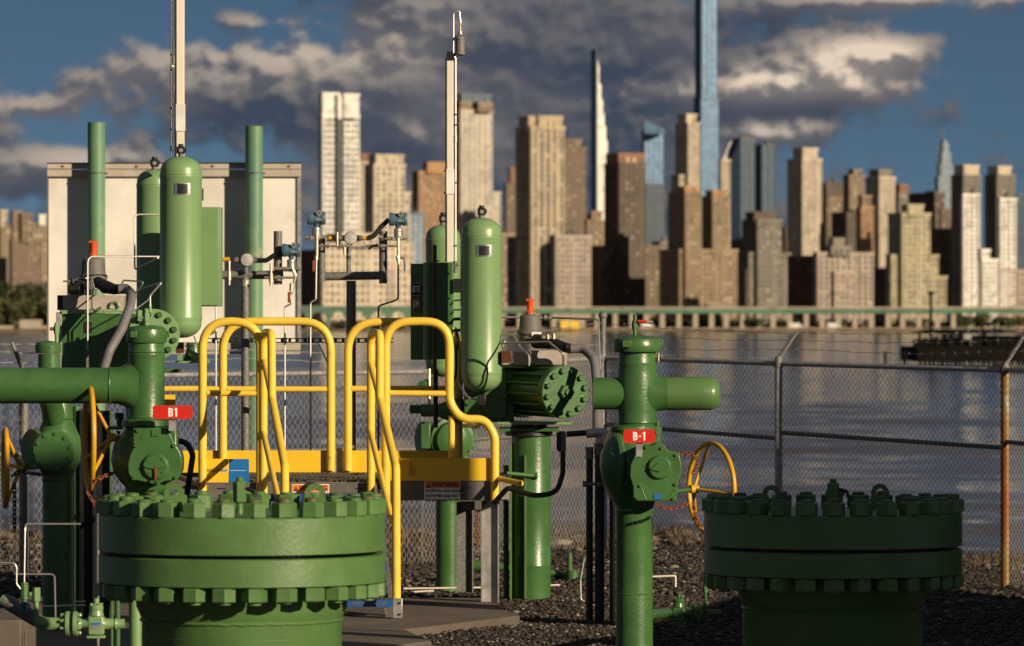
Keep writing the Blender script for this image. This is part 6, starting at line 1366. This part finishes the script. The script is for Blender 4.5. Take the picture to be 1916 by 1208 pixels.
# ================================================================== TRANSMITTER STANDS
def tube_thing(parts, name='steel_tube', parent=None, material=STEEL):
    pass
def transmitter(label, px, py, D, flip=1):
    t = thing('pressure_transmitter', label, 'instrument', tuple(P(px, py+45, D)), 'blue pressure transmitters')
    l = lambda n: L(n, D); c = P(px, py, D)
    build('housing', MB().lathe(c-Vector((l(17),0,0)), (1,0,0), [(.001,0),(l(11.5),0),(l(12),l(1)),(l(12),l(9)),(l(10.8),l(10)),(l(10.8),l(25)),(l(12),l(26)),(l(12),l(33)),(l(11.5),l(34)),(.001,l(34))], 32), BLUE, t, angle=30)
    for dx in (4.5, 29.5): build('cover_teeth', MB().torus(c+Vector((-l(17)+l(dx),0,0)), (0,1,0), (0,0,1), l(12.1), l(1.1), 14, 4), BLUE, t, smooth=False)
    build('conduit_plug', MB().cyl(c+Vector((l(5),-l(8),l(9))), c+Vector((l(5.5),-l(13),l(9.5))), l(5.2), n=16), GALVD, t); build('plug_socket', MB().cyl(c+Vector((l(5.5),-l(13),l(9.5))), c+Vector((l(5.6),-l(13.6),l(9.6))), l(2.4), n=6), INK, t)
    build('label_plate', MB().box(c.x-l(1), c.x+l(12), D-l(11.6), D-l(10.9), c.z-l(4.5), c.z-l(1)), ALU, t)
    build('neck', MB().lathe(c-Vector((0,0,l(10))), (0,0,-1), [(l(7),0),(l(4.5),l(4)),(l(4.5),l(7)),(l(8),l(8))], 20), BLUE, t)
    build('sensor_module', MB().lathe(c-Vector((0,0,l(18))), (0,0,-1), [(l(8),0),(l(8.2),l(1)),(l(8.2),l(4)),(l(7.4),l(5)),(l(8),l(6)),(l(8),l(14)),(l(6),l(17))], 24), STEEL, t, angle=30)
    build('manifold', MB().cyl(c+Vector((-l(20),0,-l(36))), c+Vector((l(14),0,-l(36))), l(3.4), n=10).cyl(c+Vector((l(14),0,-l(36))), c+Vector((l(18),0,-l(35))), l(2), n=8).cyl(c+Vector((-l(20),0,-l(36))), c+Vector((-l(25),0,-l(37))), l(2), n=8).box(c.x-l(12), c.x+l(6), D-l(5), D+l(4), c.z-l(40), c.z-l(32.5)), BRASS, t, bevel=.001)
    return t
def fit(m, D, a, b, r): m.append(MB().cyl(P(a[0],a[1],D), P(b[0],b[1],D), L(r,D), n=8))
def junction(parent, px, py, D):
    l = lambda n: L(n, D); c = P(px, py, D)
    build('junction_box', MB().lathe(c+Vector((0,.04,0)), (.15,-1,0), [(.001,0),(l(10.5),0),(l(11),.01),(l(11),.05),(l(12.5),.052),(l(12.5),.066),(l(11),.072),(.001,.074)], 32), GALV, parent, angle=30)
    build('junction_hub', MB().cyl(c-Vector((l(21),0,0)), c+Vector((l(21),0,0)), l(5.5), n=16).cyl(c-Vector((0,0,l(10))), c-Vector((0,0,l(24))), l(5), n=14), GALVD, parent)
# left stand
D = 38.45; l = lambda n: L(n, D)
t = thing('instrument_stand', 'grey pipe stand between the left cabinet and the white board edge', 'pipe stand', (X(459,D), D, 0), 'galvanised pipe stands for the instruments')
build('post', MB().cyl((X(459,D),D,0), P(459,515,D), l(7.6), n=20), GALVD, t); build('post_collar', MB().cyl(P(459,536,D), P(459,524,D), l(8.4), n=20), GALV, t)
build('cross_pipe', MB().cyl(P(412,514,D), P(530,514,D), l(8), n=20), GALVD, t); build('upright_pipe', MB().cyl(P(520,532,D-.05), P(520,432,D-.05), l(8), n=20), GALVD, t)
build('post_clamp', MB().cyl(P(459,612,D), P(459,600,D), l(9.5), n=12), RUST, t)
junction(t, 460, 486, D-.06)
tb = []; fit(tb, D-.1, (429,487),(429,533),2.4); fit(tb, D-.1, (413,516),(442,516),2.2); fit(tb, D-.1, (429,508),(429,524),4); fit(tb, D-.15, (507,492),(507,535),2.6); fit(tb, D-.15, (495,519),(552,519),2.3); fit(tb, D-.15, (507,511),(507,527),4.2)
fit(tb, D-.15, (512,502),(560,502),3); fit(tb, D-.15, (547,500),(553,516),3.4); fit(tb, D-.15, (553,516),(545,552),2.6); fit(tb, D-.15, (546,530),(545,545),4); [build('fitting', q_, BRASS, t, angle=20) for q_ in tb]
build('wrench_handle', MB().box(X(386,D-.1), X(415,D-.1), D-.14, D-.10, Z(484,D), Z(475,D)), BLK, t, bevel=.004); build('handle_end', MB().cyl(P(378,480,D-.12), P(389,480,D-.12), l(4), n=8), BRASS, t)
build('yellow_band', MB().cyl(P(417,485,D-.1), P(430,485,D-.1), l(4.5), n=10), YELW, t)
build('red_handle', MB().box(X(540,D), X(545,D), D-.17, D-.155, Z(566,D), Z(546,D)), REDB, t, bevel=.002)
build('flexible_conduit', MB().tube([P(480,487,D-.06), P(498,487,D-.08), P(512,478,D-.1), P(530,470,D-.12)], l(4.6), 12, fillet=.05), BLK, t)
build('impulse_tube', MB().tube([P(545,560,D-.15), P(545,568,D-.15), P(533,574,D-.15), P(533,640,D-.15), P(533,1010,D-.15)], l(1.7), 8, fillet=.02), STEEL, t)
build('impulse_tube', MB().tube([P(404,574,D-.15), P(404,1000,D-.15)], l(1.6), 8), STEEL, t)
transmitter('blue transmitter in front of the edge of the white board', 545, 468, D-.12)
# right stand
t = thing('instrument_stand', 'dark pipe stand shaped like a fork, carrying two blue transmitters', 'pipe stand', (X(657,D), D, 0), 'galvanised pipe stands for the instruments')
build('post', MB().cyl((X(657,D),D,0), P(657,525,D), l(9.0), n=20), GALVD, t)
build('cross_pipe', MB().cyl(P(600,517,D-.02), P(718,515,D-.02), l(7.8), n=20), GALVD, t)
build('fork_pipe', MB().cyl(P(602,528,D-.03), P(602,440,D-.03), l(6.6), n=20), GALVD, t); build('fork_pipe', MB().cyl(P(717,530,D-.03), P(717,432,D-.03), l(7.8), n=20), GALVD, t)
build('small_pipe', MB().cyl(P(652,512,D-.03), P(652,462,D-.03), l(4), n=14), GALVD, t); build('tape_band', MB().cyl(P(652,484,D-.03), P(652,478,D-.03), l(4.3), n=14), BLK, t)
junction(t, 654, 445, D-.08)
tb = []; fit(tb, D-.14, (592,460),(656,460),2.2); fit(tb, D-.14, (631,434),(631,460),2.4); fit(tb, D-.14, (593,440),(593,482),2.8); fit(tb, D-.14, (645,460),(645,476),2.8); fit(tb, D-.14, (610,459),(616,460),4.2); fit(tb, D-.14, (640,460),(656,460),3.4)
fit(tb, D-.14, (685,459),(748,460),2.2); fit(tb, D-.14, (712,460),(720,460),4); fit(tb, D-.14, (708,443),(716,444),4); fit(tb, D-.14, (745,444),(746,494),2.8); fit(tb, D-.14, (744,478),(746,488),4.2); fit(tb, D-.14, (746,482),(757,482),2.6); fit(tb, D-.14, (592,478),(592,486),4)
[build('fitting', q_, BRASS, t, angle=20) for q_ in tb]
build('red_handle', MB().box(X(586,D), X(591,D), D-.17, D-.155, Z(508,D), Z(487,D)), REDB, t, bevel=.002); build('lever_handle', MB().tube([P(755,482,D-.15), P(757,488,D-.15), P(757,506,D-.15)], l(1.6), 8), BLKP, t)
build('lever_handle', MB().tube([P(690,466,D-.15), P(697,460,D-.15), P(708,458,D-.15)], l(2.4), 8), BLKP, t)
build('yellow_band', MB().cyl(P(615,445,D-.1), P(624,445,D-.1), l(4.2), n=10), YELW, t); build('yellow_band', MB().cyl(P(679,445,D-.1), P(688,445,D-.1), l(4.2), n=10), YELW, t); build('coupling', MB().cyl(P(624,445,D-.1), P(634,445,D-.1), l(4.8), n=10), GALVD, t); build('coupling', MB().cyl(P(672,445,D-.1), P(679,445,D-.1), l(5), n=10), GALVD, t)
build('flexible_conduit', MB().tube([P(686,446,D-.1), P(700,441,D-.1), P(713,424,D-.1), P(728,410,D-.1)], l(4.6), 12, fillet=.06), BLK, t)
build('impulse_tube', MB().tube([P(592,486,D-.14), P(591,560,D-.14), P(581,566,D-.14), P(581,640,D-.14), P(581,1005,D-.14)], l(1.7), 8, fillet=.02), STEEL, t)
build('impulse_tube', MB().tube([P(745,494,D-.14), P(745,560,D-.14), P(708,572,D-.14), P(708,640,D-.14), P(708,1000,D-.14)], l(1.7), 8, fillet=.03), BLKP, t)
transmitter('left one of the two blue transmitters on the forked stand', 592, 408, D-.12); transmitter('right one of the two blue transmitters on the forked stand', 745, 410, D-.12)
# slotted strut
D = 38.6; t = thing('slotted_strut', 'long black slotted strut running level behind the yellow hoops', 'strut', tuple(P(560,641,D)))
m = MB().box(X(380,D), X(736,D), D, D+.03, Z(641,D), Z(639,D)).box(X(380,D), X(736,D), D, D+.03, Z(634,D), Z(632,D)); px_ = 382
while px_ < 734: m.box(X(px_,D), X(px_+5.5,D), D+.0005, D+.02, Z(639,D), Z(634,D)); px_ += 14.3
build('channel', m, BLKP, t, smooth=False)
for px_ in (404, 533, 581, 708): build('clamp', MB().box(X(px_-4,D), X(px_+4,D), D-.03, D-.001, Z(642,D), Z(631,D)), BLKP, t, bevel=.002)

# ================================================================== CONDUITS right of the actuator
D = 35.1; l = lambda n: L(n, D)
for px_, r_, yt, lab, m_ in ((1103,6.5,852,'left one of the shade-blackened upright conduits between the actuator and the right valve column',BLKP),(1122,9,845,'thick middle shade-blackened upright conduit under the silver elbow',BLKP),(1146,5.5,848,'thin right shade-blackened upright conduit close to the right valve body',BLKP)):
    t = thing('conduit', lab, 'conduit', (X(px_,D),D,0), 'shade-blackened upright conduits'); build('pipe', MB().cyl((X(px_,D),D,0), P(px_,yt,D), l(r_), n=20), m_, t)  # conduit colour set to black in place of shade
    build('coupling', MB().cyl(P(px_,yt+6,D), P(px_,yt-16,D), l(r_*1.15), n=16), GALVD if r_ > 6 else RODM, t)
tag(build('upright_pipe', MB().cyl(P(1122,850,D), P(1122,812,D), l(9.5), n=20), ALU), 'short silver pipe joining the black conduit and the elbow fitting', 'pipe')
tag(build('elbow_fitting', MB().tube([P(1097,811,D-.02), P(1132,808,D-.02), P(1134,832,D-.02)], l(8.5), 14, fillet=.03), ALU), 'silver elbow fitting left of the right valve column', 'fitting')
tag(build('conduit_clamp', MB().box(X(1092,D), X(1150,D), D-.06, D-.05, Z(908,D), Z(902,D)).cyl(P(1090,905,D-.05), P(1098,905,D-.05), l(6), n=10).cyl(P(1118,907,D-.06), P(1124,905,D-.07), l(4), n=8), GALVD), 'clamp bar with bolts holding the black conduits', 'clamp')
tag(build('conduit', MB().tube([P(1060,812,D), P(1102,809,D)], l(5.5), 12), BLKP), 'short level black conduit left of the silver elbow', 'conduit')
t = thing('electrical_fitting', 'black conduit body with a flat cover, right of the green actuator column', 'fitting', tuple(P(1050,850,D)))
build('body', MB().box(X(1044,D), X(1059,D), D-.03, D+.02, Z(846,D), Z(806,D)), HOSE, t, bevel=.012); build('cover', MB().box(X(1041,D), X(1049,D), D-.038, D-.0305, Z(842,D), Z(808,D)), BLKP, t, bevel=.003)
tag(build('rubber_hose', MB().tube([P(1053,846,D), P(1053,885,D), P(1042,922,D), P(1000,928,D), P(950,912,D+.3), P(925,940,D+.6)], l(5), 14, fillet=.16), BLK), 'black hose bending from the conduit body back to the platform edge', 'hose')
tag(build('steel_tube', MB().tube([P(1094,1125,D+.8), P(1087,1122,D+.8), P(1086,1085,D+.8), P(1093,1045,D+.8), P(1098,1040,D+.8)], l(1.7), 8, fillet=.03), GALV), 'thin bent pale tube low beside the black conduits', 'tube')
# low pipework on the ground behind
D = 40.5; l = lambda n: L(n, D)
t = thing('drain_pipe', 'low green drain pipe with a small valve lying on the gravel behind the actuator column', 'pipe', tuple(P(1060,1110,D)))
build('pipe', MB().tube([P(930,1060,D), P(1015,1068,D), P(1060,1078,D), P(1148,1096,D-.4)], l(7), 12, fillet=.1), G_DK, t); build('valve', MB().cyl(P(1071,1118,D-.1), P(1071,1066,D-.1), l(12), n=14).cyl(P(1066,1066,D-.1), P(1066,1034,D-.1), l(5), n=10), G_DK, t, angle=30)
build('pipe', MB().cyl(P(886,1058,D), P(912,1058,D), l(11), n=16).cyl(P(912,1058,D), P(918,1058,D), l(22), n=20), G_DK, t)
tag(build('concrete_block', MB().box(X(1040,D), X(1105,D), D-.2, D+.3, -.1, Z(1105,D)+.02), CONC, bevel=.02), 'small rough concrete block under the low green drain valve', 'block')
for k_i, (a, b, py, dd, lab) in enumerate(((755,905,1101,39.3,'upper one of the two pale rods lying low behind the stair foot'),(775,812,1107,38.9,'short lower pale rod lying behind the stair foot'),(1010,1048,1096,39.2,'short pale rod lying right of the actuator column'))):
    tag(build('rod', MB().cyl(P(a,py,dd), P(b,py-2,dd), L(1.8,dd), n=8), MASTM), lab, 'rod')

# ================================================================== unseen shapes added out of frame to throw the evening shade
t = thing('shade_tank', 'tall pale green tank shape added to cast shade, unseen outside the picture to the right', 'shade caster', (10.7, 19.15, 0))
build('shell', MB().lathe((10.7,19.15,0), (0,0,1), [(1.02,0),(1.02,6.6),(.95,6.8),(.5,6.95),(.01,7.0)], 48), G_PL, t, angle=30)  # unseen tank shape, added to keep sun off the right flange
t = thing('shade_box', 'grey upright box added to cast shade, unseen outside the picture to the right', 'cabinet', (5.0, 30.65, 0))
build('box', MB().obox((4.70,30.68), (.7071,-.7071), (.7071,.7071), .35, .38, 0, 3.4), GALVD, t, bevel=.01)  # unseen box, added to shade the right toe board
tag(build('shade_wall', MB().obox((4.75,28.3), (.196,.981), (.981,-.196), 11.0, .2, -.3, 1.85), CONC, bevel=.01), 'low wall added to cast shade, unseen outside the picture along the right of the yard', 'wall')  # unseen wall, added to shade the ground at lower right
